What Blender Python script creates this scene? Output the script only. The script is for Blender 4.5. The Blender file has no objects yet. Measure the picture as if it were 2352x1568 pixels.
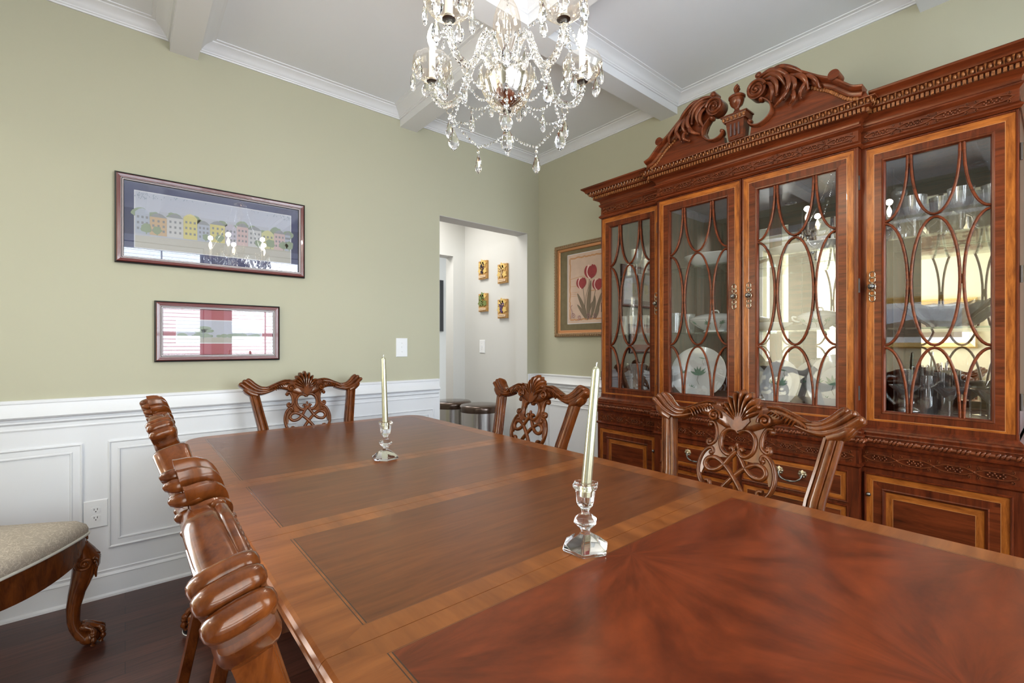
import bpy, bmesh, math, random
from math import sin, cos, pi, radians, sqrt, atan2
from mathutils import Vector, Matrix
random.seed(7)
S = bpy.context.scene
COL = S.collection
# ------------------------------------------------------------------ camera
YAW = 0.6963; FPX = 1062.84; EYE = 1.22
cd = bpy.data.cameras.new('camera'); cam = bpy.data.objects.new('camera', cd); COL.objects.link(cam)
cam.location = (0, 0, EYE); cam.rotation_euler = (pi/2, 0, -YAW)
cd.sensor_width = 36; cd.lens = FPX/2352*36; cd.shift_y = (792.65-784)/2352; cd.clip_start = .02
S.camera = cam
# ------------------------------------------------------------------ world, exposure
S.view_settings.view_transform = 'Standard'; S.view_settings.look = 'None'
S.view_settings.gamma = 1; S.view_settings.use_curve_mapping = False
S.view_settings.exposure = 1.10
W = bpy.data.worlds.new('world'); S.world = W; W.use_nodes = True
W.node_tree.nodes['Background'].inputs[0].default_value = (.80, .90, 1, 1)
W.node_tree.nodes['Background'].inputs[1].default_value = 2.2
# room constants
YA = 2.9967; XB = 2.812; XL = -1.0; YN = -.91; ZC = 2.862
def area(name, loc, rot, sx, sy, power, col=(1, 1, 1)):
    l = bpy.data.lights.new(name, 'AREA'); l.shape = 'RECTANGLE'; l.size = sx; l.size_y = sy
    l.energy = power; l.color = col
    o = bpy.data.objects.new(name, l); COL.objects.link(o); o.location = loc; o.rotation_euler = rot
    return o
WINS = [(-.50, .754), (1.04, 2.30)]          # two windows in the wall behind the camera (x ranges)
for i, (a, b) in enumerate(WINS):
    area('daylight_window', ((a+b)/2, YN-.32, 1.50), (pi/2, 0, 0), b-a, 1.8, (22, 44)[i], (.83, .91, 1))
area('foyer_far_fill', (-2.15, 3.14, 1.45), (-pi/2, 0, 0), 1.6, 2.2, 115, (.86, .93, 1))  # added fill, no window there: brightens the cabinet wall through the opening
area('foyer_side_fill', (-3.12, -.30, 1.45), (0, -pi/2, 0), 2.3, 1.2, 9, (.86, .93, 1))  # added fill kept out of mirror view, lifts the far walls; no door
area('foyer_top_fill', (-2.1, 1.2, 2.84), (0, 0, 0), .5, .5, 8, (1, .92, .78))  # unseen fill added overhead so the cream foyer walls bounce light
area('hall_ceiling_light', (1.95, 3.60, 2.58), (0, 0, 0), .6, .6, 7, (1, .97, .93))
area('back_hall_light', (2.2, 4.9, 2.5), (0, 0, 0), .6, .6, 9, (1, .97, .92))

# ------------------------------------------------------------------ materials
MATS = {}
def newmat(name):
    m = bpy.data.materials.new(name); m.use_nodes = True; MATS[name] = m
    return m, m.node_tree.nodes, m.node_tree.links, m.node_tree.nodes['Principled BSDF']
def plain(name, col, rough=.5, metal=0, coat=0, bump=0, bscale=60, spec=.5, alpha_noise=0):
    m, N, L, B = newmat(name)
    B.inputs['Base Color'].default_value = (*col, 1); B.inputs['Roughness'].default_value = rough
    B.inputs['Metallic'].default_value = metal; B.inputs['Coat Weight'].default_value = coat
    B.inputs['Specular IOR Level'].default_value = spec
    tc = N.new('ShaderNodeTexCoord'); nz = N.new('ShaderNodeTexNoise')
    nz.inputs['Scale'].default_value = bscale; nz.inputs['Detail'].default_value = 3
    L.new(tc.outputs['Object'], nz.inputs['Vector'])
    if alpha_noise:
        r = N.new('ShaderNodeMix'); r.data_type = 'RGBA'
        r.inputs[6].default_value = (*col, 1); r.inputs[7].default_value = (*[c*(1-alpha_noise) for c in col], 1)
        L.new(nz.outputs['Fac'], r.inputs[0]); L.new(r.outputs[2], B.inputs['Base Color'])
    if bump:
        b = N.new('ShaderNodeBump'); b.inputs['Strength'].default_value = bump; b.inputs['Distance'].default_value = .002
        L.new(nz.outputs['Fac'], b.inputs['Height']); L.new(b.outputs[0], B.inputs['Normal'])
    return m
def wood(name, dark, light, stretch=(1, 12, 12), scale=6, rough=.25, coat=.4, rings=0, dist=2.0, contrast=(.3, .7), fine=.35, bump=.0):
    m, N, L, B = newmat(name)
    tc = N.new('ShaderNodeTexCoord'); mp = N.new('ShaderNodeMapping'); mp.inputs['Scale'].default_value = stretch
    L.new(tc.outputs['Object'], mp.inputs['Vector'])
    n1 = N.new('ShaderNodeTexNoise'); n1.inputs['Scale'].default_value = scale; n1.inputs['Detail'].default_value = 6
    n1.inputs['Roughness'].default_value = .6; n1.inputs['Distortion'].default_value = dist*.4
    L.new(mp.outputs[0], n1.inputs['Vector'])
    src = n1.outputs['Fac']
    if rings:
        w = N.new('ShaderNodeTexWave'); w.wave_type = 'RINGS'; w.rings_direction = 'SPHERICAL'
        w.inputs['Scale'].default_value = rings; w.inputs['Distortion'].default_value = dist*3; w.inputs['Detail'].default_value = 3
        w.inputs['Detail Scale'].default_value = 1.2
        mx = N.new('ShaderNodeMix'); mx.data_type = 'RGBA'; mx.inputs[0].default_value = .45
        L.new(tc.outputs['Object'], w.inputs['Vector']); L.new(n1.outputs['Fac'], mx.inputs[6]); L.new(w.outputs['Fac'], mx.inputs[7])
        src = mx.outputs[2]
    n2 = N.new('ShaderNodeTexNoise'); n2.inputs['Scale'].default_value = scale*9; n2.inputs['Detail'].default_value = 2
    L.new(mp.outputs[0], n2.inputs['Vector'])
    mm = N.new('ShaderNodeMath'); mm.operation = 'MULTIPLY_ADD'; mm.inputs[1].default_value = fine*.5
    L.new(n2.outputs['Fac'], mm.inputs[0]); L.new(src, mm.inputs[2])
    cr = N.new('ShaderNodeValToRGB'); cr.color_ramp.elements[0].position = contrast[0]+fine*.25; cr.color_ramp.elements[1].position = contrast[1]+fine*.25
    cr.color_ramp.elements[0].color = (*dark, 1); cr.color_ramp.elements[1].color = (*light, 1)
    L.new(mm.outputs[0], cr.inputs[0]); L.new(cr.outputs[0], B.inputs['Base Color'])
    B.inputs['Roughness'].default_value = rough; B.inputs['Coat Weight'].default_value = coat; B.inputs['Coat Roughness'].default_value = rough*.5
    if bump:
        b = N.new('ShaderNodeBump'); b.inputs['Strength'].default_value = bump; b.inputs['Distance'].default_value = .002
        L.new(mm.outputs[0], b.inputs['Height']); L.new(b.outputs[0], B.inputs['Normal'])
    return m
def thin_glass(name, tint=(.97, .985, .98), lo=.06, hi=.75, rough=.0, gloss=(1, 1, 1), blend=.35, glint_frost=0):
    m, N, L, B = newmat(name); N.remove(B); out = N['Material Output']
    tr = N.new('ShaderNodeBsdfTransparent'); tr.inputs[0].default_value = (*tint, 1)
    gl = N.new('ShaderNodeBsdfGlossy'); gl.inputs['Roughness'].default_value = rough; gl.inputs[0].default_value = (*gloss, 1)
    lw = N.new('ShaderNodeLayerWeight'); lw.inputs[0].default_value = blend
    mr = N.new('ShaderNodeMapRange'); mr.inputs['To Min'].default_value = lo; mr.inputs['To Max'].default_value = hi
    L.new(lw.outputs['Facing'], mr.inputs['Value'])
    mx = N.new('ShaderNodeMixShader'); L.new(mr.outputs[0], mx.inputs[0]); L.new(tr.outputs[0], mx.inputs[1]); L.new(gl.outputs[0], mx.inputs[2])
    last = mx
    if glint_frost:
        df = N.new('ShaderNodeBsdfDiffuse'); df.inputs[0].default_value = (.9, .92, .94, 1); m2 = N.new('ShaderNodeMixShader'); m2.inputs[0].default_value = glint_frost  # white diffuse stands in for bright highlights, and for cut-glass frosting
        L.new(mx.outputs[0], m2.inputs[1]); L.new(df.outputs[0], m2.inputs[2]); last = m2
    L.new(last.outputs[0], out.inputs['Surface'])
    return m
def real_glass(name, col=(1, 1, 1), ior=1.5, rough=0, bump=0, bs=60):
    m, N, L, B = newmat(name)
    B.inputs['Base Color'].default_value = (*col, 1); B.inputs['Transmission Weight'].default_value = 1
    B.inputs['IOR'].default_value = ior; B.inputs['Roughness'].default_value = rough
    if bump:
        tc = N.new('ShaderNodeTexCoord'); nz = N.new('ShaderNodeTexVoronoi'); nz.inputs['Scale'].default_value = bs
        L.new(tc.outputs['Object'], nz.inputs['Vector'])
        b = N.new('ShaderNodeBump'); b.inputs['Strength'].default_value = bump; b.inputs['Distance'].default_value = .003
        L.new(nz.outputs[0], b.inputs['Height']); L.new(b.outputs[0], B.inputs['Normal'])
    return m
def emit(name, col, s):
    m, N, L, B = newmat(name)
    B.inputs['Base Color'].default_value = (*col, 1); B.inputs['Emission Color'].default_value = (*col, 1); B.inputs['Emission Strength'].default_value = s
    return m
wallg = plain('sage_wall_paint', (.500, .485, .360), .75, bump=.06, bscale=300, spec=.2)
white = plain('white_trim_paint', (.79, .80, .82), .38, bump=.02, bscale=150)
ceilm = plain('ceiling_paint', (.85, .875, .91), .8, bump=.05, bscale=300, spec=.2)
hallp = plain('greige_wall_paint', (.63, .625, .60), .75, bump=.05, bscale=300, spec=.2)
creamp = plain('cream_wall_paint', (.62, .54, .36), .75, bump=.05, bscale=300)
platem = plain('white_plastic', (.85, .86, .87), .3)
blackm = plain('black_satin', (.012, .012, .013), .35)
slotm = plain('outlet_slot', (.02, .02, .02), .6)
maho = wood('mahogany', (.036, .0050, .002), (.165, .030, .008), (14, 14, 1.2), 3.2, .285, 0, contrast=(.28, .72))
mahoh = wood('mahogany_horizontal', (.040, .0060, .002), (.19, .036, .009), (14, 1.2, 14), 3.2, .285, 0, contrast=(.28, .72))
carved = wood('carved_mahogany', (.062, .0115, .004), (.21, .050, .015), (6, 6, 3), 4, .24, .3, contrast=(.25, .75))
gilt = wood('antiqued_carving', (.11, .028, .008), (.36, .13, .038), (20, 20, 20), 5, .25, .3, contrast=(.3, .7))
bandv = wood('satinwood_band', (.15, .032, .005), (.50, .150, .022), (2, 2, 16), 5, .285, 0, contrast=(.3, .72), dist=1)
bandh = wood('satinwood_band_top', (.15, .032, .005), (.50, .150, .022), (2, 16, 2), 5, .285, 0, contrast=(.3, .72), dist=1)
linem = plain('inlay_line', (.50, .22, .07), .3, coat=.4)
dkline = plain('dark_inlay_line', (.045, .016, .007), .35, coat=.4)
chairw = wood('chair_mahogany', (.046, .0085, .002), (.19, .049, .009), (10, 10, 3), 4, .19, .35, contrast=(.25, .78), fine=.3)
chairk = plain('dark_flute_finish', (.05, .012, .005), .3, coat=.8)  # dark glossy brown for the flute strips on the urn plinth
tfield = wood('table_mahogany_field', (.085, .022, .008), (.21, .062, .018), (1.5, 16, 1), 2.6, .29, 0, contrast=(.25, .8), fine=.4)
tcrotch = wood('table_crotch_mahogany', (.050, .0080, .004), (.27, .050, .014), (1, 1, 1), 2.3, .29, 0, dist=0, contrast=(.25, .80), fine=.20)
def bookmatch(m, sx, sy, oy):
    """mirror the figure about every flitch joint of the veneer, with the grain fanning outward"""
    N, L = m.node_tree.nodes, m.node_tree.links
    tc = N.new('ShaderNodeTexCoord'); sp = N.new('ShaderNodeSeparateXYZ'); cb = N.new('ShaderNodeCombineXYZ')
    L.new(tc.outputs['Object'], sp.inputs[0])
    o = []
    for k, sc, off in ((0, sx, 0), (1, sy, oy)):
        a = N.new('ShaderNodeMath'); a.operation = 'ADD'; a.inputs[1].default_value = off
        p = N.new('ShaderNodeMath'); p.operation = 'PINGPONG'; p.inputs[1].default_value = sc
        L.new(sp.outputs[k], a.inputs[0]); L.new(a.outputs[0], p.inputs[0]); o.append(p)
    g = N.new('ShaderNodeMath'); g.operation = 'ARCTAN2'; L.new(o[1].outputs[0], g.inputs[0]); L.new(o[0].outputs[0], g.inputs[1])
    ln = N.new('ShaderNodeVectorMath'); ln.operation = 'LENGTH'
    c2 = N.new('ShaderNodeCombineXYZ'); L.new(o[0].outputs[0], c2.inputs[0]); L.new(o[1].outputs[0], c2.inputs[1]); L.new(c2.outputs[0], ln.inputs[0])
    gm = N.new('ShaderNodeMath'); gm.operation = 'MULTIPLY'; gm.inputs[1].default_value = 1.5; L.new(g.outputs[0], gm.inputs[0])
    lm = N.new('ShaderNodeMath'); lm.operation = 'MULTIPLY'; lm.inputs[1].default_value = 2.4; L.new(ln.outputs['Value'], lm.inputs[0])
    L.new(gm.outputs[0], cb.inputs[0]); L.new(lm.outputs[0], cb.inputs[1])
    for n in N:
        if n.type == 'MAPPING': L.new(cb.outputs[0], n.inputs['Vector'])
bookmatch(tcrotch, .285, .26, .07)
tbandx = wood('table_side_band', (.135, .034, .009), (.36, .115, .028), (1.4, 13, 1), 3.0, .29, 0, contrast=(.22, .80), fine=.25, dist=0)
tbandy = wood('table_seam_band', (.13, .034, .009), (.37, .120, .029), (8, 1.4, 1), 2.0, .29, 0, contrast=(.22, .80), fine=.25, dist=0)
steel = plain('brushed_steel', (.62, .60, .58), .22, 1)
lidm = plain('black_lid_copper_sheen', (.075, .045, .030), .20, .5, coat=.3)  # brown base colour carries the coppery reflection on the black lid
chrome = plain('chrome', (.75, .75, .78), .08, 1)
brass = plain('antique_brass', (.52, .43, .29), .3, 1, bump=.2, bscale=200)
hingem = plain('dark_hinge', (.06, .045, .035), .4, .6)
pewter = plain('pewter', (.23, .22, .20), .3, 1)
mirror = plain('mirror', (.90, .90, .88), .01, 1)
pane = thin_glass('cabinet_glass', (.98, .985, .98), .045, .6)
shelfg = thin_glass('shelf_glass', (.80, .88, .85), .10, .7)
crys = thin_glass('thin_crystal', (.985, .99, .99), .12, .95, .04, blend=.5, glint_frost=.07)
cutg = thin_glass('cut_crystal', (.93, .945, .95), .22, 1.0, .12, blend=.6, glint_frost=.16)
colg = thin_glass('column_glass', (.96, .92, .87), .03, .42, .05, gloss=(1, .95, .88), blend=.35)
picg = thin_glass('picture_glass', (.98, .98, .98), .055, .5)
glass = real_glass('holder_glass', (1, 1, 1), 1.45)
armg = real_glass('arm_glass', (1, .985, .955), 1.45, .02, 1.0, 110)
prismg = real_glass('prism_glass', (1, 1, 1), 1.55)
cupg = thin_glass('cup_glass', (.99, .955, .91), .06, .7, .02, gloss=(1, .95, .86), blend=.4)
china = plain('white_china', (.80, .82, .83), .12, coat=.6)
leafg = plain('painted_leaf', (.16, .30, .22), .3)
leafb = plain('painted_twig', (.33, .30, .24), .3)
candlem = plain('champagne_candle', (.54, .53, .36), .22, .75, coat=.6)
bulbm = emit('bulb_glow', (1, .86, .62), 9)
sleevem = plain('candle_sleeve', (.92, .90, .82), .4)
MATS['candle_sleeve'].node_tree.nodes['Principled BSDF'].inputs['Subsurface Weight'].default_value = .0
fabric = None
for m in (tfield, tcrotch, tbandx, tbandy):
    q_ = m.node_tree.nodes['Principled BSDF']; q_.inputs['Specular Tint'].default_value = (1, .66, .42, 1); q_.inputs['Specular IOR Level'].default_value = .75
for m in (maho, mahoh, carved, gilt, bandv, bandh, chairw):
    q_ = m.node_tree.nodes['Principled BSDF']; q_.inputs['Specular Tint'].default_value = (1, .72, .5, 1); q_.inputs['Specular IOR Level'].default_value = .4
# seat damask
m, N, L, B = newmat('seat_damask')
tc = N.new('ShaderNodeTexCoord'); vo = N.new('ShaderNodeTexVoronoi'); vo.feature = 'DISTANCE_TO_EDGE'; vo.inputs['Scale'].default_value = 38
nz = N.new('ShaderNodeTexNoise'); nz.inputs['Scale'].default_value = 30; va = N.new('ShaderNodeMix'); va.data_type = 'RGBA'; va.inputs[0].default_value = .12
L.new(tc.outputs['Object'], nz.inputs['Vector']); L.new(tc.outputs['Object'], va.inputs[6]); L.new(nz.outputs['Color'], va.inputs[7]); L.new(va.outputs[2], vo.inputs['Vector'])
cr = N.new('ShaderNodeValToRGB'); cr.color_ramp.elements[0].position = .02; cr.color_ramp.elements[1].position = .07
cr.color_ramp.elements[0].color = (.56, .49, .39, 1); cr.color_ramp.elements[1].color = (.40, .34, .27, 1)
L.new(vo.outputs[0], cr.inputs[0]); L.new(cr.outputs[0], B.inputs['Base Color']); B.inputs['Roughness'].default_value = .7
fabric = m
pipingm = plain('cream_piping', (.62, .60, .52), .7)
# floor planks
m, N, L, B = newmat('floor_planks')
tc = N.new('ShaderNodeTexCoord'); br = N.new('ShaderNodeTexBrick'); br.offset = .37; br.inputs['Scale'].default_value = 1
br.inputs['Brick Width'].default_value = 1.1; br.inputs['Row Height'].default_value = .083; br.inputs['Mortar Size'].default_value = .0012
br.inputs['Color1'].default_value = (.105, .036, .024, 1); br.inputs['Color2'].default_value = (.065, .022, .015, 1); br.inputs['Mortar'].default_value = (.010, .004, .003, 1)
L.new(tc.outputs['Object'], br.inputs['Vector'])
mp = N.new('ShaderNodeMapping'); mp.inputs['Scale'].default_value = (2, 26, 1); nz = N.new('ShaderNodeTexNoise'); nz.inputs['Scale'].default_value = 3; nz.inputs['Detail'].default_value = 6
L.new(tc.outputs['Object'], mp.inputs[0]); L.new(mp.outputs[0], nz.inputs['Vector'])
mx = N.new('ShaderNodeMix'); mx.data_type = 'RGBA'; mx.blend_type = 'MULTIPLY'; mx.inputs[0].default_value = .8
cr = N.new('ShaderNodeValToRGB'); cr.color_ramp.elements[0].position = .3; cr.color_ramp.elements[0].color = (.45, .45, .45, 1); cr.color_ramp.elements[1].position = .7; cr.color_ramp.elements[1].color = (1.3, 1.3, 1.3, 1)
L.new(nz.outputs['Fac'], cr.inputs[0]); L.new(br.outputs['Color'], mx.inputs[6]); L.new(cr.outputs[0], mx.inputs[7]); L.new(mx.outputs[2], B.inputs['Base Color'])
bp = N.new('ShaderNodeBump'); bp.inputs['Strength'].default_value = .3; bp.inputs['Distance'].default_value = .003; bp.invert = True
L.new(br.outputs['Fac'], bp.inputs['Height']); L.new(bp.outputs[0], B.inputs['Normal'])
B.inputs['Roughness'].default_value = .285; floorm = m

# ------------------------------------------------------------------ mesh helpers
ORG = {}
class MB:
    def __init__(s): s.v = []; s.f = []; s.m = []; s.ci = 0
    def add(s, vs, fs, mi=None):
        o = len(s.v); s.v += [tuple(p) for p in vs]
        for f in fs: s.f.append([i+o for i in f]); s.m.append(s.ci if mi is None else mi)
        return s
    def box(s, a, b, mi=None):
        x0, y0, z0 = [min(p, q) for p, q in zip(a, b)]; x1, y1, z1 = [max(p, q) for p, q in zip(a, b)]
        return s.add([(x0, y0, z0), (x1, y0, z0), (x1, y1, z0), (x0, y1, z0), (x0, y0, z1), (x1, y0, z1), (x1, y1, z1), (x0, y1, z1)],
                     [(0, 3, 2, 1), (4, 5, 6, 7), (0, 1, 5, 4), (1, 2, 6, 5), (2, 3, 7, 6), (3, 0, 4, 7)], mi)
    def xbox(s, c, hx, hy, hz, M=None, mi=None):
        vs = [Vector((sx*hx, sy*hy, sz*hz)) for sz in (-1, 1) for sx, sy in ((-1, -1), (1, -1), (1, 1), (-1, 1))]
        if M: vs = [M @ v for v in vs]
        c = Vector(c)
        return s.add([c+v for v in vs], [(0, 3, 2, 1), (4, 5, 6, 7), (0, 1, 5, 4), (1, 2, 6, 5), (2, 3, 7, 6), (3, 0, 4, 7)], mi)
    def rings(s, R, closed=True, caps=True, loop=False, mi=None):
        n = len(R[0]); vs = [p for r in R for p in r]; fs = []
        K = len(R) if loop else len(R)-1
        for i in range(K):
            a = i*n; b = ((i+1) % len(R))*n
            for j in range(n if closed else n-1):
                k = (j+1) % n; fs.append((a+j, a+k, b+k, b+j))
        if caps and not loop:
            fs.append(tuple(range(n-1, -1, -1))); fs.append(tuple((len(R)-1)*n+i for i in range(n)))
        return s.add(vs, fs, mi)
    def tube(s, pts, r, rd=None, nrm=None, n=10, caps=True, loop=False, mi=None, ph=0, sq=1):
        """swept tube; r in the plane, rd along nrm (depth)"""
        P = [Vector(p) for p in pts]; K = len(P); R = []
        prev = None
        for i, p in enumerate(P):
            if loop: t = P[(i+1) % K]-P[i-1]
            else: t = P[min(i+1, K-1)]-P[max(i-1, 0)]
            if t.length < 1e-9: t = Vector((0, 0, 1))
            t.normalize()
            if nrm is not None:
                nn = Vector(nrm); nn = nn-t*nn.dot(t)
                if nn.length < 1e-6: nn = t.orthogonal()
            else:
                nn = prev-t*prev.dot(t) if prev is not None else t.orthogonal()
                if nn.length < 1e-6: nn = t.orthogonal()
            nn.normalize(); prev = nn; sd = t.cross(nn)
            ri = r[i] if isinstance(r, (list, tuple)) else r
            di = (rd[i] if isinstance(rd, (list, tuple)) else rd) if rd is not None else ri
            pw = lambda v: math.copysign(abs(v)**sq, v)
            R.append([p+sd*(ri*pw(cos(2*pi*j/n+ph)))+nn*(di*pw(sin(2*pi*j/n+ph))) for j in range(n)])
        return s.rings(R, True, caps, loop, mi)
    def lathe(s, prof, n=24, c=(0, 0, 0), M=None, caps=True, mod=None, mi=None, ph=0):
        R = []
        c = Vector(c)
        for r, z in prof:
            ring = []
            for j in range(n):
                a = 2*pi*j/n+ph; q = r*(mod(a, z) if mod else 1)
                v = Vector((q*cos(a), q*sin(a), z))
                ring.append(c+(M @ v if M else v))
            R.append(ring)
        return s.rings(R, True, caps, False, mi)
    def ell(s, c, rx, ry, rz, n=10, k=6, M=None, mi=None):
        R = []; c = Vector(c)
        for i in range(k+1):
            a = pi*i/k; zz = -cos(a)*rz; q = max(sin(a), .02)
            ring = []
            for j in range(n):
                v = Vector((rx*q*cos(2*pi*j/n), ry*q*sin(2*pi*j/n), zz)); ring.append(c+(M @ v if M else v))
            R.append(ring)
        return s.rings(R, True, True, False, mi)
    def prism(s, poly, f, d0, d1, mi=None):
        """poly of 2-D points, f(a,b,d)->xyz"""
        n = len(poly)
        vs = [f(a, b, d0) for a, b in poly]+[f(a, b, d1) for a, b in poly]
        fs = [tuple(range(n-1, -1, -1)), tuple(range(n, 2*n))]+[(i, (i+1) % n, n+(i+1) % n, n+i) for i in range(n)]
        return s.add(vs, fs, mi)
    def sweep(s, path, prof, f=None, side=1, closed=False, capends=True, mi=None):
        """profile [(offset, height)] carried along a 2-D path with mitres; f(a,b,h)->xyz"""
        f = f or (lambda a, b, h: (a, b, h))
        P = [Vector(p) for p in path]; K = len(P); R = []
        for i in range(K):
            ns = []
            for (a, b) in ((i-1, i), (i, i+1)):
                if not closed and (a < 0 or b >= K): continue
                d = (P[b % K]-P[a % K]).normalized(); ns.append(Vector((d.y, -d.x))*side)
            if len(ns) == 2:
                mm = ns[0]+ns[1]; mm = mm/max(mm.dot(ns[0]), .2)
            else: mm = ns[0]
            R.append([f(P[i].x+mm.x*o, P[i].y+mm.y*o, h) for o, h in prof])
        return s.rings(R, False, False, closed, mi) if not capends or closed else s._sw(R, mi)
    def _sw(s, R, mi):
        s.rings(R, False, False, False, mi); n = len(R[0])
        s.add(R[0], [tuple(range(n))], mi); s.add(R[-1], [tuple(range(n-1, -1, -1))], mi)
        return s
    def build(s, name, mat, parent=None, org=None, angle=38, flat=False, fixn=True):
        me = bpy.data.meshes.new(name)
        o0 = Vector(ORG[parent.name]) if parent is not None else Vector(org or (0, 0, 0))
        me.from_pydata([tuple(Vector(p)-o0) for p in s.v], [], s.f)
        for mt in (mat if isinstance(mat, (list, tuple)) else [mat]): me.materials.append(mt)
        for p, k in zip(me.polygons, s.m): p.material_index = k
        if fixn:
            bm = bmesh.new(); bm.from_mesh(me)
            bmesh.ops.recalc_face_normals(bm, faces=bm.faces); bm.to_mesh(me); bm.free()
        me.validate()
        if not flat:
            me.shade_smooth(); me.set_sharp_from_angle(angle=radians(angle))
        o = bpy.data.objects.new(name, me); COL.objects.link(o)
        if parent is not None: o.parent = parent; ORG[o.name] = ORG[parent.name]
        else: o.location = o0; ORG[o.name] = tuple(o0)
        return o
def tag(o, label=None, cat=None, group=None, kind=None):
    if label: o['label'] = label
    if cat: o['category'] = cat
    if group: o['group'] = group
    if kind: o['kind'] = kind
    return o
def thing(name, loc, label, cat, group=None, rz=0):
    o = bpy.data.objects.new(name, None); COL.objects.link(o); o.location = loc; o.rotation_euler = (0, 0, rz)
    o.empty_display_size = .1; ORG[o.name] = (0, 0, 0) if rz is None else tuple(loc)
    return tag(o, label, cat, group)
def local(o): ORG[o.name] = (0, 0, 0); return o       # parts are given in the thing's own frame
KIDS = {}
def copy_tree(o, parent=None):
    c = o.copy(); COL.objects.link(c); c.parent = parent
    for ch in [q for q in bpy.data.objects if q.parent == o]:
        copy_tree(ch, c)
    return c
def spline(pts, n=6, closed=False):
    """Catmull-Rom through the points"""
    P = [Vector(p) for p in pts]; K = len(P); out = []
    rng = range(K if closed else K-1)
    for i in rng:
        if closed: a, b, c, d = P[i-1], P[i], P[(i+1) % K], P[(i+2) % K]
        else: a, b, c, d = P[max(i-1, 0)], P[i], P[i+1], P[min(i+2, K-1)]
        for j in range(n):
            t = j/n
            out.append(.5*((2*b)+(c-a)*t+(2*a-5*b+4*c-d)*t*t+(3*b-a-3*c+d)*t**3))
    if not closed: out.append(P[-1])
    return out
def lerp_table(T, x):
    if x <= T[0][0]: return T[0][1]
    for (a, b), (c, d) in zip(T, T[1:]):
        if x <= c: return b+(d-b)*(x-a)/(c-a)
    return T[-1][1]
def spiral(cx, cy, r0, r1, a0, turns, n=26, sgn=1):
    return [(cx+(r0+(r1-r0)*i/n)*cos(a0+sgn*2*pi*turns*i/n), cy+(r0+(r1-r0)*i/n)*sin(a0+sgn*2*pi*turns*i/n)) for i in range(n+1)]
def struct(o): o['kind'] = 'structure'; return o
# ================================================================== THE ROOM
MB().box((-3.4, -2.2, -.10), (4.0, 5.6, 0)).build('floor', floorm)
struct(bpy.data.objects['floor'])
TH = .14; WT = ZC+.02
b = MB(); b.box((XL-TH, YA, 0), (1.80, YA+TH, WT)).box((1.80, YA, 2.192), (2.68, YA+TH, WT)).box((2.68, YA, 0), (XB+TH, YA+TH, WT))
struct(b.build('wall_far', wallg))
b = MB(); b.box((1.799, YA+.001, 0), (1.797, YA+TH-.001, 2.19))
struct(MB().box((XB, YN-TH, 0), (XB+TH, YA, WT)).build('wall_right', wallg))
b = MB(); b.box((XL-TH, YN-TH, 0), (XL, .35, WT)).box((XL-TH, 2.60, 0), (XL, YA, WT)).box((XL-TH, .35, 2.48), (XL, 2.60, WT))
struct(b.build('wall_left', wallg))
b = MB(); xs = [XL, WINS[0][0], WINS[0][1], WINS[1][0], WINS[1][1], XB]
b.box((xs[0], YN-TH, 0), (xs[1], YN, WT)).box((xs[2], YN-TH, 0), (xs[3], YN, WT)).box((xs[4], YN-TH, 0), (xs[5], YN, WT))
for a, c in WINS: b.box((a, YN-TH, 0), (c, YN, .58)).box((a, YN-TH, 2.42), (c, YN, WT))
struct(b.build('wall_near', wallg))
struct(MB().box((XL-TH, YN-TH, ZC), (XB+TH, YA+TH, ZC+.1)).build('ceiling', ceilm))
# greige lining of the cased opening
b = MB(); b.box((1.7985, YA+.002, 0), (1.8025, YA+TH, 2.192)).box((2.6775, YA+.002, 0), (2.6815, YA+TH, 2.192)).box((1.80, YA+.002, 2.1885), (2.68, YA+TH, 2.1945))
struct(b.build('door_1', hallp))
# beams and crown of the coffered ceiling
tn = [0]
def trim(b, mat=white, ang=38):
    tn[0] += 1; return struct(b.build('trim_%d' % tn[0], mat, angle=ang))
BX = [(.178, .300), (1.480, 1.612)]; BY = [(.310, .430), (1.652, 1.775)]
for x0, x1 in BX: trim(MB().box((x0, YN, 2.752), (x1, YA, ZC)))
for y0, y1 in BY: trim(MB().box((XL, y0, 2.7525), (XB, y1, ZC)))
XS = [(XL, .178), (.300, 1.480), (1.612, XB)]; YS = [(YN, .310), (.430, 1.652), (1.775, YA)]
crown = [(-.001, 2.800), (.008, 2.800), (.010, 2.806), (.015, 2.809), (.015, 2.815), (.020, 2.819), (.026, 2.829), (.038, 2.840), (.054, 2.848), (.060, 2.8505),
         (.061, 2.855), (.068, 2.857), (.076, 2.8575), (.077, ZC+.001), (-.001, ZC+.001)]
for x0, x1 in XS:
    for y0, y1 in YS:
        trim(MB().sweep([(x0, y0), (x1, y0), (x1, y1), (x0, y1)], crown, side=-1, closed=True), ang=28)
# wainscot boards, chair rail, panel mouldings, baseboards
rail = [(-.001, .834), (.010, .834), (.013, .841), (.009, .848), (.009, .862), (.015, .865), (.021, .871), (.018, .878), (.012, .881), (.014, .887), (.034, .893), (.041, .900),
        (.037, .908), (.024, .920), (.016, .938), (.013, .955), (.017, .960), (.017, .968), (.012, .973), (-.001, .973)]
base = [(-.001, -.001), (.022, -.001), (.021, .010), (.015, .017), (.013, .018), (.013, .100), (.016, .103), (.014, .110), (.009, .116), (.0095, .124), (.012, .128), (.006, .136), (-.001, .136)]
E8 = .008
paths = [[(XL, .33), (XL, YN), (XB, YN), (XB, .05)], [(XB, 2.02), (XB, YA), (2.696, YA)], [(1.786, YA), (XL, YA), (XL, 2.70)]]
segs = [((XB, 1.9), (XB, YA)), ((XB, YA), (2.682, YA)), ((1.7975, YA), (XL, YA)), ((XL, YA), (XL, 2.602)), ((XL, .348), (XL, YN)), ((XB, YN), (XB, .2))]
b = MB()
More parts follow.
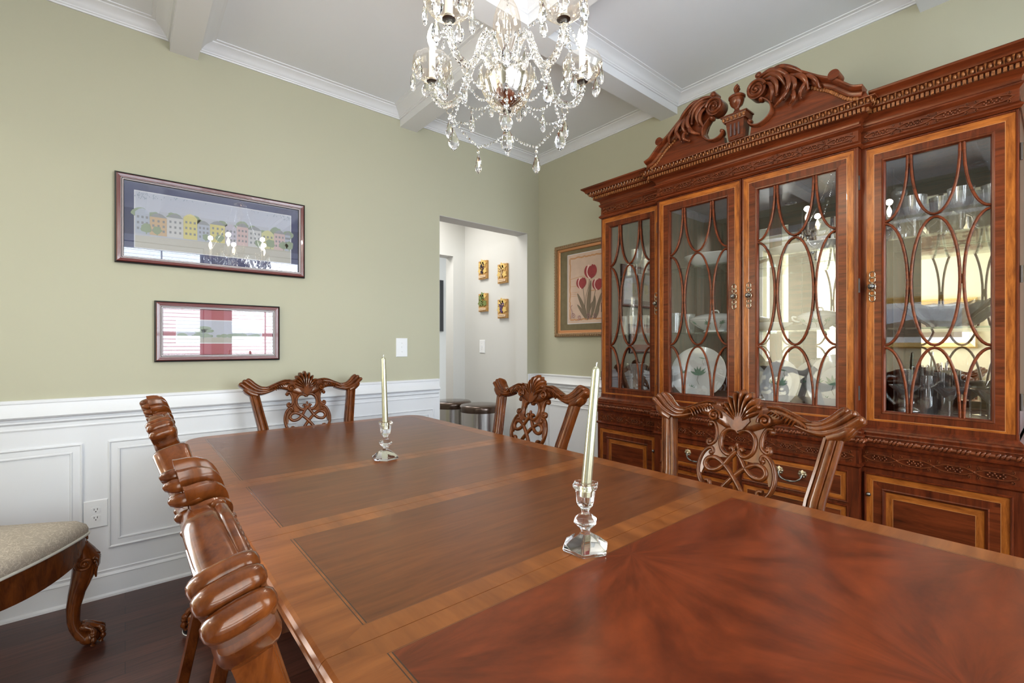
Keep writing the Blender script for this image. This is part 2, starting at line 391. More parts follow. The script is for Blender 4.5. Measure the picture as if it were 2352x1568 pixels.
for (x0, y0), (x1, y1) in segs:
    if x0 == x1:
        s = -1 if x0 > 0 else 1; b.box((x0, y0, 0), (x0+s*E8, y1, .972))
    else: b.box((x0, YA, 0), (x1, YA-E8, .972))
b.box((XL, YN, 0), (XB, YN+E8, .57)); b.box((WINS[0][1]+.08, YN, .5), (WINS[1][0]-.08, YN+E8, .972))
trim(b)
for p in paths: trim(MB().sweep(p, rail, side=-1 if p is not paths[0] else -1), ang=24)
for nm, p in zip(('baseboard_near', 'baseboard_right', 'baseboard_far'), paths):
    p = [(x if abs(x-1.786) > .01 else 1.797, y) if abs(x-2.696) > .01 else (2.683, y) for x, y in p]
    struct(MB().sweep(p, base, side=-1).build(nm, white, angle=24))
pm = [(0, .0075), (0, .016), (.004, .018), (.008, .016), (.010, .012), (.024, .0135), (.034, .013), (.038, .016), (.043, .0155), (.046, .0075)]
def panel_frame(ax, c, s, a0, a1, z0, z1):
    f = (lambda a, b, h: (a, c+s*h, b)) if ax == 'y' else (lambda a, b, h: (c+s*h, a, b))
    trim(MB().sweep([(a0, z0), (a1, z0), (a1, z1), (a0, z1)], pm, f, side=-1, closed=True), ang=24)
for a0, a1 in ((-.93, -.154), (-.063, .80), (.885, 1.742)): panel_frame('y', YA, -1, a0, a1, .235, .755)
panel_frame('x', XB, -1, 2.08, 2.90, .235, .755)
panel_frame('x', XL, 1, -.8, .25, .235, .755)
# windows behind the camera: frame, sashes, glass, blinds
for i, (a, c) in enumerate(WINS):
    w = struct(MB().sweep([(a, .58), (c, .58), (c, 2.42), (a, 2.42)], [(-.075, 0), (-.075, .018), (-.06, .022), (-.01, .014), (0, .014), (.0, -.10), (.03, -.10), (.03, -.13), (-.01, -.13)],
        lambda p, q, h: (p, YN+h+.001, q), side=-1, closed=True).build('window_%d' % (i+1), white))
    q = MB(); mid = (a+c)/2
    q.box((a, YN-.115, 1.34), (c, YN-.085, 1.38))
    for xx in (a+(c-a)/3, a+(c-a)*2/3): q.box((xx-.008, YN-.11, .58), (xx+.008, YN-.09, 2.42))
    for zz in (.96, 1.74): q.box((a, YN-.11, zz-.008), (c, YN-.09, zz+.008))
    q.build('window_muntin', white, w)
    MB().box((a+.02, YN-.102, .6), (c-.02, YN-.098, 2.40)).build('window_pane', pane, w)
    q = MB(); q.box((a+.01, YN-.075, 2.35), (c-.01, YN-.01, 2.415))
    z = 2.33
    while z > 1.0:
        q.xbox((mid, YN-.045, z), (c-a)/2-.015, .024, .0012, Matrix.Rotation(radians(-8), 3, 'X')); z -= .045
    q.box((a+.015, YN-.065, .965), (c-.015, YN-.025, .985))
    tag(q.build('window_blind', platem, org=(mid, YN-.05, 2.1)), ['white slatted blind hanging in the left window behind the table', 'white slatted blind hanging in the right window behind the table'][i], 'blind', 'blinds in the windows behind the table')
# hall beyond the opening
struct(MB().box((2.72, YA+TH, 0), (2.86, 4.16, 2.7)).box((2.6805, YA+TH-.001, 0), (2.86, YA+TH+.02, 2.7)).build('wall_hall_right', hallp))
struct(MB().box((2.577, 4.02, 0), (2.72, 4.16, 2.7)).box((1.2, 4.02, 2.13), (2.577, 4.16, 2.7)).build('wall_hall_far', hallp))
struct(MB().box((1.06, YA+TH, 0), (1.2, 5.4, 2.7)).build('wall_hall_left', hallp))
struct(MB().box((1.06, 5.2, 0), (3.6, 5.34, 2.7)).box((3.5, 4.1, 0), (3.6, 5.3, 2.7)).build('wall_back_hall', hallp))
struct(MB().box((1.06, YA+TH, 2.62), (3.6, 5.4, 2.72)).build('ceiling_hall', ceilm))
struct(MB().sweep([(2.72, 4.02), (2.72, 3.16)], base, side=1).build('baseboard_hall', white, angle=24))
# foyer beyond the left opening
struct(MB().box((-3.3, -1.2, 0), (-3.16, 3.4, 2.95)).box((-3.2, 3.2, 0), (XL-TH, 3.34, 2.95)).box((-3.2, -1.2, 0), (XL-TH, -1.06, 2.95)).build('wall_foyer', creamp))
struct(MB().box((-3.3, -1.2, 2.86), (XL-TH, 3.4, 2.95)).build('ceiling_foyer', ceilm))
b = MB(); b.sweep([(.35, 0), (.35, 2.48), (2.60, 2.48), (2.60, 0)], [(0, 0), (0, .02), (.08, .02), (.08, .0)], lambda p, q, h: (XL+h, p, q), side=-1)
trim(b)
# ================================================================== PICTURES AND PLATES
def frame_rings(b, a0, a1, z0, z1, prof, f, mats):
    """nested rectangle strips: prof = [(inset, height)], mats = slot per strip"""
    prev = None
    for i, (ins, h) in enumerate(prof):
        R = [f(a0+ins, z0+ins, h), f(a1-ins, z0+ins, h), f(a1-ins, z1-ins, h), f(a0+ins, z1-ins, h)]
        if prev:
            b.add(prev+R, [(j, (j+1) % 4, 4+(j+1) % 4, 4+j) for j in range(4)], mats[i-1])
        prev = R
    return prev
def fA(a, z, h): return (a, YA-.0005-h, z)
cherry = plain('cherry_frame', (.13, .018, .014), .25, coat=.5)
silverl = plain('silver_fillet', (.60, .52, .52), .35)
navy = plain('navy_mat', (.045, .052, .14), .7)
rosem = plain('rose_mat', (.42, .10, .13), .7)
def flat(b, poly, f, h, mi):
    b.add([f(x, z, h) for x, z in poly], [tuple(range(len(poly)))], mi)
def picture(x0, x1, z0, z1, label, matm, art, fw=.036, mat_w=.07):
    t = thing('framed_picture', ((x0+x1)/2, YA, z0), label, 'picture')
    b = MB(); frame_rings(b, x0, x1, z0, z1, [(0, 0), (0, .020), (.007, .024), (.010, .026), (.022, .024), (.024, .020), (.026, .020), (.029, .018), (.033, .018), (.036, .010)], fA, [1, 1, 0, 0, 0, 2, 1, 2, 1])
    b.build('frame', [cherry, blackm, silverl], t, flat=True, fixn=False)
    b = MB(); flat(b, [(x0+.03, z0+.03), (x1-.03, z0+.03), (x1-.03, z1-.03), (x0+.03, z1-.03)], fA, .006, 0); b.build('mat_board', matm, t, flat=True)
    art(t)
    b = MB(); b.box(fA(x0+.035, z0+.035, .0115), fA(x1-.035, z1-.035, .0125)); b.build('glass_pane', picg, t, flat=True)
    return t
skym = plain('print_sky', (.50, .52, .60), .8); paperm = plain('print_paper', (.72, .72, .74), .8)
pastel = [plain('print_%s' % n, tuple(q*.62+.20 for q in c), .8) for n, c in (('ochre', (.60, .36, .16)), ('blue_grey', (.40, .46, .62)), ('yellow', (.72, .62, .14)), ('lemon', (.66, .64, .26)), ('lilac', (.50, .46, .60)),
    ('pink', (.66, .44, .46)), ('stone', (.62, .62, .66)), ('tree_green', (.17, .27, .13)), ('roof_slate', (.20, .22, .28)), ('window_dark', (.13, .14, .20)), ('leaf_blue', (.16, .24, .36)), ('ground', (.45, .42, .34)))]  # print colours lifted toward white: the glass's reflected haze painted in
def art_big(t):
    rnd = random.Random(3)
    X0, X1, Z0, Z1 = -.040+.078, .841-.078, 1.628+.085, 2.073-.078
    b = MB(); mats = [paperm, skym]+pastel
    flat(b, [(X0-.004, Z0-.004), (X1+.004, Z0-.004), (X1+.004, Z1+.004), (X0-.004, Z1+.004)], fA, .0064, 0)
    flat(b, [(X0, Z0), (X1, Z0), (X1, Z1), (X0, Z1)], fA, .0068, 1)
    flat(b, [(X0, Z0), (X1, Z0), (X1, Z0+.075), (X0, Z0+.060)], fA, .0071, 13)
    x = X0; k = 0
    order = [3, 2, 8, 4, 3, 4, 6, 7, 8, 5, 7]
    gz = Z0+.07
    while x < X1-.03:
        w = min(rnd.uniform(.052, .078), X1-x); h = rnd.uniform(.085, .125)*(1-.25*(x-X0)/(X1-X0)); c = order[k % len(order)]
        for _ in range(2):
            cx = x+rnd.uniform(0, w); r = rnd.uniform(.02, .032); cz = gz+h+rnd.uniform(-.01, .012)
            flat(b, [(cx+r*rnd.uniform(.8, 1.1)*cos(a*pi/8), max(cz+r*.8*rnd.uniform(.8, 1.1)*sin(a*pi/8), gz)) for a in range(16)], fA, .0074+.00002*_, 9)
        flat(b, [(x, gz), (x+w-.001, gz), (x+w-.001, gz+h), (x, gz+h)], fA, .0078, c)
        flat(b, [(x-.001, gz+h), (x+w, gz+h), (x+w*.75, gz+h+.016), (x+w*.5, gz+h+.022), (x+w*.25, gz+h+.016)], fA, .0080, 10 if k % 3 else c)
        for r in range(3):
            for q in range(3):
                wx = x+w*(.2+.3*q); wz = gz+h*(.25+.27*r)
                flat(b, [(wx-.0045, wz-.006), (wx+.0045, wz-.006), (wx+.0045, wz+.006), (wx-.0045, wz+.006)], fA, .0082, 11)
        if rnd.random() < .6:
            cx = x+rnd.uniform(0, w); r = rnd.uniform(.016, .026)
            flat(b, [(cx+r*rnd.uniform(.75, 1.15)*cos(a*pi/8), gz+r*1.3+r*rnd.uniform(.8, 1.1)*sin(a*pi/8)) for a in range(16)], fA, .0086, 9)
            flat(b, [(cx-.002, gz), (cx+.002, gz), (cx+.002, gz+r), (cx-.002, gz+r)], fA, .0085, 9)
        x += w; k += 1
    for i in range(70):                       # leafy sprays in the two upper corners
        if i < 44: px = X0+abs(rnd.gauss(0, .11)); 
        else: px = X1-abs(rnd.gauss(0, .08))
        if px < X0 or px > X1: continue
        pz = Z1-rnd.uniform(0, .038 if i < 44 else .028)*max(.2, 1-(px-X0 if i < 44 else X1-px)/.24); l = .010; a = rnd.uniform(-2.4, -.7)
        flat(b, [(px, pz), (px+l*.5*cos(a+.4), pz+l*.5*sin(a+.4)), (px+l*cos(a), pz+l*sin(a)), (px+l*.5*cos(a-.4), pz+l*.5*sin(a-.4))], fA, .0088+.00001*i, 12)
    b.build('print', mats, t, flat=True, fixn=False)
def art_small(t):
    rnd = random.Random(5); X0, X1, Z0, Z1 = .114+.095, .70-.095, 1.134+.100, 1.448-.095
    b = MB(); mats = [paperm, skym]+pastel
    flat(b, [(X0-.005, Z0-.005), (X1+.005, Z0-.005), (X1+.005, Z1+.005), (X0-.005, Z1+.005)], fA, .0064, 0)
    flat(b, [(X0, Z0), (X1, Z0), (X1, Z1), (X0, Z1)], fA, .0068, 1)
    flat(b, [(X0, Z0), (X1, Z0), (X1, Z0+.022), (X0+.2, Z0+.030), (X0, Z0+.024)], fA, .0071, 13)
    for i in range(26):
        cx = rnd.uniform(X0+.02, X1-.02); r = rnd.uniform(.007, .016)
        flat(b, [(cx+r*1.4*cos(a*pi/6), Z0+.032+r*.5+r*.8*sin(a*pi/6)) for a in range(12)], fA, .0074+.00001*i, 9)
    for cx, cz in ((X0+.12, Z1-.04), (X0+.135, Z1-.055), (X0+.30, Z1-.05), (X0+.10, Z1-.058)):
        flat(b, [(cx+.032*rnd.uniform(.8, 1.1)*cos(a*pi/6), cz+.010*sin(a*pi/6)) for a in range(12)], fA, .0078, 9)
    for cx in (X0+.115, X0+.30): flat(b, [(cx-.0015, Z0+.02), (cx+.0015, Z0+.02), (cx+.001, Z1-.05), (cx-.001, Z1-.05)], fA, .0079, 10)
    b.build('print', mats, t, flat=True, fixn=False)
picture(-.040, .841, 1.628, 2.073, 'wide cherry-framed picture of a row of pastel houses on a navy mat', navy, art_big)
picture(.114, .700, 1.134, 1.448, 'small cherry-framed landscape picture with a rose mat hung below the wide one', rosem, art_small)
# tulip picture on the right wall
def fB(a, z, h): return (XB-.0005-h, a, z)
bronze = wood('bronze_frame', (.10, .055, .022), (.42, .24, .10), (30, 30, 30), 6, .35, .2, contrast=(.3, .7))
copper = plain('copper_bevel', (.50, .23, .10), .28, .7)
olive = plain('olive_mat', (.21, .165, .085), .8, alpha_noise=.35, bscale=25)
peach = plain('peach_paper', (.74, .54, .42), .8, alpha_noise=.30, bscale=12)
peachd = plain('ochre_border', (.64, .33, .16), .8, alpha_noise=.3, bscale=40)
tulipr = plain('tulip_red', (.42, .040, .045), .6, alpha_noise=.5, bscale=40); tulipp = plain('tulip_pale', (.80, .55, .50), .6)
stemm = plain('tulip_leaf', (.20, .15, .10), .7); mauve = plain('mauve_scroll', (.30, .15, .17), .7)
t = thing('framed_picture', (XB, 2.40, 1.29), 'bronze-framed picture of three red tulips beside the china cabinet', 'picture')
a0, a1, z0, z1 = 2.045, 2.775, 1.288, 2.048
b = MB(); frame_rings(b, a0, a1, z0, z1, [(0, 0), (0, .020), (.006, .028), (.020, .034), (.030, .030), (.034, .020), (.046, .014), (.050, .012), (.055, .008)], fB, [0, 0, 0, 0, 0, 1, 1, 1])
for zz, nn in ((z1-.014, 0), (z0+.014, 0)):
    k = a0+.01
    while k < a1-.01: b.ell((XB-.031, k, zz), .006, .009, .007, 8, 4, mi=0); k += .024
for aa in (a0+.014, a1-.014):
    k = z0+.01
    while k < z1-.01: b.ell((XB-.031, aa, k), .006, .007, .009, 8, 4, mi=0); k += .024
b.build('frame', [bronze, copper], t, fixn=False)
b = MB(); flat(b, [(a0+.05, z0+.05), (a1-.05, z0+.05), (a1-.05, z1-.05), (a0+.05, z1-.05)], fB, .006, 0); b.build('mat_board', olive, t, flat=True)
b = MB(); pa0, pa1, pz0, pz1 = 2.185, 2.635, 1.398, 1.957
TM = [peach, peachd, tulipr, tulipp, stemm, mauve, paperm]
flat(b, [(pa0-.005, pz0-.005), (pa1+.005, pz0-.005), (pa1+.005, pz1+.005), (pa0-.005, pz1+.005)], fB, .0064, 6)
flat(b, [(pa0, pz0), (pa1, pz0), (pa1, pz1), (pa0, pz1)], fB, .0068, 0)
rnd = random.Random(9)
def wig(p, q, w, h, mi, n=26, amp=.004):       # ragged painted border stroke
    P = [(p[0]+(q[0]-p[0])*i/n+rnd.uniform(-amp, amp), p[1]+(q[1]-p[1])*i/n+rnd.uniform(-amp, amp)) for i in range(n+1)]
    b.tube([fB(x, z, h) for x, z in P], w, .0002, nrm=(1, 0, 0), n=6, mi=mi)
for p, q in (((pa0+.025, pz0+.03), (pa1-.025, pz0+.03)), ((pa1-.025, pz0+.03), (pa1-.025, pz1-.03)), ((pa1-.025, pz1-.03), (pa0+.025, pz1-.03)), ((pa0+.025, pz1-.03), (pa0+.025, pz0+.03))):
    wig(p, q, .006, .0072, 1)
# u runs to the viewer's right = -y ; centre of the print at u=0
uc = (pa0+pa1)/2
def T(u, v, h=0): return fB(uc-u, pz0+v, .0076+h)
def stroke(pts, w, mi, h=0, n=6): b.tube([T(u, v, h) for u, v in spline([(p[0], p[1], 0) for p in pts], 5) for u, v in [(u, v)]] if False else [T(p.x, p.y, h) for p in spline([(q[0], q[1], 0) for q in pts], 5)], w, .0002, nrm=(1, 0, 0), n=n, mi=mi)
def leaf(pts, wmax, mi, h):
    P = spline([(q[0], q[1], 0) for q in pts], 6); K = len(P)
    b.tube([T(p.x, p.y, h) for p in P], [wmax*max(.05, sin(pi*(i+.3)/K)) for i in range(K)], .0002, nrm=(1, 0, 0), n=6, mi=mi)
for v in (.22, .235, .25, .30): stroke([(-.19, v), (-.10, v)], .0012, 1)
stroke([(-.2, .36), (-.05, .372), (-.05, .33)], .0018, 1); stroke([(.02, .25), (.2, .26)], .003, 1)
for pts in ([(-.05, .05), (-.03, .2), (.0, .30), (.003, .36)], [(-.03, .05), (-.045, .17), (-.06, .285)], [(.02, .05), (.045, .17), (.07, .26)]): stroke(pts, .0028, 4)
for i, (pts, w) in enumerate((([(-.02, .03), (-.055, .12), (-.12, .24)], .018), ([(-.03, .03), (-.07, .09), (-.12, .15)], .014), ([(0, .03), (-.005, .14), (.02, .33)], .020),
    ([(.02, .03), (.05, .13), (.06, .21)], .017), ([(.05, .03), (.09, .12), (.13, .23)], .016), ([(-.01, .02), (.0, .10), (.05, .17)], .015), ([(.07, .03), (.09, .09), (.10, .15)], .013))):
    leaf(pts, w, 4, .0003+.0001*i)
def tulip(cx, cz, s, h):
    for du, dv, w, l, mi in ((-.026, .0, .017, .040, 2), (.026, .0, .017, .040, 2), (-.012, .012, .016, .046, 3), (.014, .014, .018, .044, 2), (0, -.004, .022, .036, 2)):
        h += .0002
        leaf([(cx+du*.4*s, cz-l*s*.9), (cx+du*1.1*s, cz), (cx+du*1.0*s, cz+l*s*.9)], w*s, mi, h)
tulip(.018, .400, 1.40, .0015); tulip(-.078, .318, 1.15, .0015); tulip(.088, .293, 1.15, .0015)
for cx, cz, sg in ((-.16, .06, 1), (-.10, .045, -1), (.0, .05, 1), (.06, .055, -1), (.15, .05, 1)):
    stroke(spiral(cx, cz, .003, .022, 0, 1.4, 18, sg), .0022, 5, .004)
stroke([(-.185, .04), (-.175, .09), (-.19, .13), (-.17, .15)], .0022, 5, .004)
b.build('print', TM, t, flat=True, fixn=False)
# switches, outlet
def plate(name, f, a0, a1, z0, z1, label, cat, kind):
    ca, cz = (a0+a1)/2, (z0+z1)/2; c = f(ca, cz, 0)
    t = thing(name, c, label, cat)
    b = MB(); b.prism([(a0, z0), (a1, z0), (a1, z1), (a0, z1)], f, 0, .004); w = .004
    frame_rings(b, a0, a1, z0, z1, [(0, .004), (.003, .0065), (.0031, .0065)], f, [0, 0]); b.prism([(a0+.003, z0+.003), (a1-.003, z0+.003), (a1-.003, z1-.003), (a0+.003, z1-.003)], f, .003, .0065)
    b.build('wall_plate', platem, t)
    if kind == 'switch':
        b = MB(); b.prism([(ca-.005, cz-.012), (ca+.005, cz-.012), (ca+.005, cz+.012), (ca-.005, cz+.012)], f, .0065, .0075)
        b.prism([(ca-.0035, cz-.002), (ca+.0035, cz-.002), (ca+.0035, cz+.009), (ca-.0035, cz+.009)], f, .0075, .015); b.build('toggle', platem, t)
        for dz in (-.03, .03):
            b = MB(); b.ell(f(ca, cz+dz, .0066), .0022, .0022, .0022, 8, 4); b.build('screw', steel, t)
    else:
        for dz in (-.0195, .0195):
            P = [(ca+.0165*max(-1, min(1, 1.25*cos(k*pi/10))), cz+dz+.0145*sin(k*pi/10)) for k in range(20)]
            b = MB(); b.prism([P[i] for i in range(20)], f, .006, .0085); rc = b.build('receptacle', platem, t)
            b = MB()
            for du in (-.006, .006): b.prism([(ca+du-.0011, cz+dz-.001), (ca+du+.0011, cz+dz-.001), (ca+du+.0011, cz+dz+.008), (ca+du-.0011, cz+dz+.008)], f, .0080, .0088)
            b.prism([(ca+.0026*cos(k*pi/4), cz+dz-.0075+.0026*sin(k*pi/4)) for k in range(8)], f, .0080, .0088)
            b.build('slot', slotm, rc)
plate('wall_outlet', lambda a, z, h: (a, YA-.0085-h, z), -.152, -.064, .345, .477, 'white double power outlet on the white wainscot between two panels', 'outlet', 'outlet')
plate('light_switch', fA, 1.449, 1.535, 1.139, 1.270, 'white light switch plate on the green wall left of the doorway', 'light switch', 'switch')
def fH(a, z, h): return (2.72-.0003-h, a, z)
plate('light_switch', fH, 3.668, 3.754, 1.144, 1.272, 'white light switch plate on the hall wall below the grape plaques', 'light switch', 'switch')
# grape plaques in the hall
woodp = wood('plaque_wood', (.34, .17, .045), (.58, .33, .10), (8, 8, 8), 4, .5, .1)
goldl = plain('gilded_leaf', (.72, .50, .16), .4, .2); grapes = [plain('grape_%s' % n, c, .25) for n, c in (('black', (.035, .015, .03)), ('amber', (.55, .38, .20)), ('green', (.16, .20, .05)), ('purple', (.10, .05, .16)))]
tagm = plain('plaque_label', (.72, .52, .32), .6); inkm = plain('label_ink', (.12, .08, .05), .7)
def plaque(y0, y1, z0, z1, gi, label, rs):
    rnd = random.Random(rs); w = y1-y0; h = z1-z0; cy = (y0+y1)/2
    t = thing('grape_plaque', (2.72, cy, z0), label, 'wall plaque', 'grape plaques on the hall wall')
    MB().box(fH(y0, z0, 0), fH(y1, z1, .022)).build('backboard', woodp, t, flat=True)
    b = MB()
    for i in range(26):
        v = i/25; ww = .30*w*(1-.8*v)
        b.ell(fH(cy+rnd.uniform(-ww, ww), z0+h*(.78-.48*v), .028+rnd.uniform(0, .006)), .0068, .0068, .0068, 8, 5)
    b.build('grape_cluster', grapes[gi], t)
    for i, (dy, dz, r) in enumerate(((-.22, .82, .5), (.22, .78, -.6), (.0, .9, 0), (-.28, .45, 2.4), (.28, .48, 3.6))):
        b = MB(); pts = []
        for k in range(15):
            a = 2*pi*k/15; rr = (.017 if k % 3 else .026)*(w/.1); pts.append((cy+dy*w+rr*cos(a+r), z0+dz*h+rr*sin(a+r)))
        b.prism(pts, fH, .022, .030); b.build('leaf', goldl if gi != 2 else (goldl if i < 1 else MATS['grape_green']), t)
    b = MB(); b.prism([(y0+w*.12, z0+h*.08), (y1-w*.12, z0+h*.07), (y1-w*.10, z0+h*.20), (cy, z0+h*.22), (y0+w*.10, z0+h*.20)], fH, .022, .031)
    lb = b.build('name_label', tagm, t)
    b = MB(); b.tube([fH(y1-w*.2-w*.6*k/24, z0+h*.14+.004*sin(k*1.9)*(1 if k % 5 else 1.8), .0315) for k in range(25)], .0008, n=5); b.build('script', inkm, lb)
plaque(3.610, 3.745, 1.871, 2.050, 0, 'tan wooden plaque with a black grape cluster, upper left of four', 1)
plaque(3.303, 3.438, 1.799, 1.978, 1, 'tan wooden plaque with an amber grape cluster, upper right of four', 2)
plaque(3.610, 3.745, 1.551, 1.728, 2, 'tan wooden plaque with a green grape cluster, lower left of four', 3)
plaque(3.303, 3.438, 1.472, 1.648, 3, 'tan wooden plaque with a purple grape cluster, lower right of four', 4)
# black-framed picture at the end of the hall
t = thing('framed_picture', (2.9, 5.2, 1.3), 'black-framed picture glimpsed on the far hall wall', 'picture')
f5 = lambda a, z, h: (a, 5.2-.0005-h, z)
b = MB(); frame_rings(b, 2.62, 3.165, 1.40, 2.06, [(0, 0), (0, .03), (.05, .03), (.05, .01)], f5, [0, 0, 0]); b.build('frame', blackm, t, flat=True)
b = MB(); flat(b, [(2.66, 1.44), (3.12, 1.44), (3.12, 2.02), (2.66, 2.02)], f5, .01, 0); b.build('print', paperm, t, flat=True)
# foyer picture and console (seen in the cabinet mirror)
goldf = wood('gilt_frame', (.30, .17, .04), (.75, .50, .16), (30, 30, 30), 6, .35, .2)
t = thing('framed_picture', (-3.16, 1.2, 1.2), 'gold-framed landscape painting on the cream foyer wall, seen in the cabinet mirror', 'picture')
f6 = lambda a, z, h: (-3.16+.0005+h, a, z)
b = MB(); frame_rings(b, .75, 1.75, 1.18, 1.86, [(0, 0), (0, .03), (.02, .045), (.06, .02), (.075, .01)], f6, [0]*4); b.build('frame', goldf, t, flat=True, fixn=False)
b = MB(); flat(b, [(.82, 1.25), (1.68, 1.25), (1.68, 1.79), (.82, 1.79)], f6, .010, 0); flat(b, [(.9, 1.33), (1.6, 1.33), (1.6, 1.50), (1.3, 1.56), (.9, 1.52)], f6, .0105, 1); flat(b, [(.9, 1.50), (1.3, 1.54), (1.6, 1.50), (1.6, 1.71), (.9, 1.71)], f6, .0103, 2)
b.build('print', [paperm, stemm, skym], t, flat=True, fixn=False)
t = thing('console_table', (-2.95, 1.25, 0), 'dark wood console table under the gold-framed painting in the foyer', 'table')
MB().box((-3.14, .7, .78), (-2.76, 1.8, .82)).build('table_top', maho, t)
MB().box((-3.12, .74, .62), (-2.80, 1.76, .78)).build('apron', maho, t)
for yy in (.77, 1.73):
    for xx in (-3.10, -2.82): MB().tube([(xx, yy, .62), (xx, yy, .3), (xx, yy, .0)], [.026, .018, .014], n=8).build('leg', maho, t)
# stainless bins in the hall
def bin_(x, y, r, label):
    t = thing('trash_can', (x, y, 0), label, 'trash can', 'steel bins by the doorway')
    MB().lathe([(r*.97, 0), (r, .01), (r, .02)], 40, (x, y, 0)).build('foot_ring', blackm, t)
    MB().lathe([(r*.965, .02), (r*.965, .635), (r*.94, .64)], 48, (x, y, 0)).build('body', steel, t)
    MB().lathe([(r*.99, .635), (r*1.0, .640), (r*1.0, .672), (r*.985, .685), (r*.93, .694), (r*.5, .700), (r*.05, .701)], 48, (x, y, 0)).build('lid', [lidm], t)
    M = Matrix.Rotation(atan2(-y, -x), 3, 'Z')
    b = MB(); c = Vector((x, y, 0))+M @ Vector((r+.015, 0, .03)); b.xbox(c, .035, .035, .006, M); b.build('pedal', blackm, t)
bin_(2.43, 3.34, .188, 'brushed steel pedal bin with a black lid, nearer of two in the hall doorway')
bin_(2.375, 3.735, .188, 'brushed steel pedal bin with a black lid, partly behind the doorway edge')
# ================================================================== DINING TABLE
TX0, TX1, TY0, TY1, TZ = .212, 1.446, -.33, 2.70, .775
SEAM = [TY0, .673, 1.184, 1.695, TY1]
table = thing('dining_table', ((TX0+TX1)/2, 1.185, 0), 'long mahogany dining table with banded top carrying two crystal candle holders', 'table')
def corner_pts(cx, cy, r, a0, n=7): return [(cx+r*cos(a0+pi/2*i/n), cy+r*sin(a0+pi/2*i/n)) for i in range(n+1)]
RC = .10
def seg_outline(i, ins=0, sm=0):
    """outline of one table segment, inset by ins from the outer edges and sm from the seams"""
    y0 = SEAM[i]+(ins if i == 0 else sm); y1 = SEAM[i+1]-(ins if i == 3 else sm); x0, x1 = TX0+ins, TX1-ins; r = max(RC-ins, .012)
    P = []
    P += corner_pts(x0+r, y0+r, r, pi) if i == 0 else [(x0, y0)]*8
    P += corner_pts(x1-r, y0+r, r, -pi/2) if i == 0 else [(x1, y0)]*8
    P += corner_pts(x1-r, y1-r, r, 0) if i == 3 else [(x1, y1)]*8
    P += corner_pts(x0+r, y1-r, r, pi/2) if i == 3 else [(x0, y1)]*8
    return P
for i in range(4):
    b = MB(); g = .0007
    outer = seg_outline(i, .000, g); n = len(outer)
    rings_ = [(0, g, TZ-.034), (.004, g, TZ-.030), (.000, g, TZ-.024), (-.004, g, TZ-.016), (-.004, g, TZ-.010), (.000, g, TZ-.004), (.006, g, TZ), (.078, .044, TZ), (.0798, .0448, TZ), (.0840, .0462, TZ), (.0862, .0470, TZ), (.0863, .0471, TZ)]
    mi = [0, 0, 0, 0, 0, 0, 1, 2, 3, 4, 3]
    prev = None
    for k, (ins, sm, z) in enumerate(rings_):
        R = [(x, y, z) for x, y in seg_outline(i, ins, sm)]
        if prev:
            for j in range(n):
                a, c, d, e = prev[j], prev[(j+1) % n], R[(j+1) % n], R[j]
                if (Vector(a)-Vector(c)).length < 1e-6 and (Vector(d)-Vector(e)).length < 1e-6: continue
                m_ = mi[k-1]
                if m_ == 1 and abs(a[1]-c[1]) < 1e-4 and (abs(a[1]-SEAM[i]) < .02 and i > 0 or abs(a[1]-SEAM[i+1]) < .02 and i < 3): m_ = 5
                elif m_ == 1 and abs(a[1]-c[1]) < abs(a[0]-c[0]): m_ = 5
                if (Vector(a)-Vector(c)).length < 1e-6: b.add([a, d, e], [(0, 1, 2)], m_)
                elif (Vector(d)-Vector(e)).length < 1e-6: b.add([a, c, d], [(0, 1, 2)], m_)
                else: b.add([a, c, d, e], [(0, 1, 2, 3)], m_)
        prev = R
    P = []
    for p in prev:
        if not P or (Vector(p)-Vector(P[-1])).length > 1e-6: P.append(p)
    if (Vector(P[0])-Vector(P[-1])).length < 1e-6: P.pop()
    b.add(P, [tuple(range(len(P)))], 6)
    Q = []
    for x, y in seg_outline(i, 0, g):
        if not Q or abs(Q[-1][0]-x)+abs(Q[-1][1]-y) > 1e-6: Q.append((x, y, TZ-.034))
    b.add(Q, [tuple(reversed(range(len(Q))))], 0)
    o = b.build('table_end_panel' if i in (0, 3) else 'table_leaf', [tbandx, tbandx, dkline, tbandx, dkline, tbandy, tcrotch if i == 0 else tfield], table, fixn=True, angle=30)
b = MB(); b.sweep([(TX0+.07, TY0+.07), (TX1-.07, TY0+.07), (TX1-.07, TY1-.16), (TX0+.07, TY1-.16)], [(0, TZ-.12), (.006, TZ-.115), (.006, TZ-.105), (0, TZ-.10), (0, TZ-.034), (-.02, TZ-.034), (-.02, TZ-.12)], side=1, closed=True)
b.build('apron', maho, table)
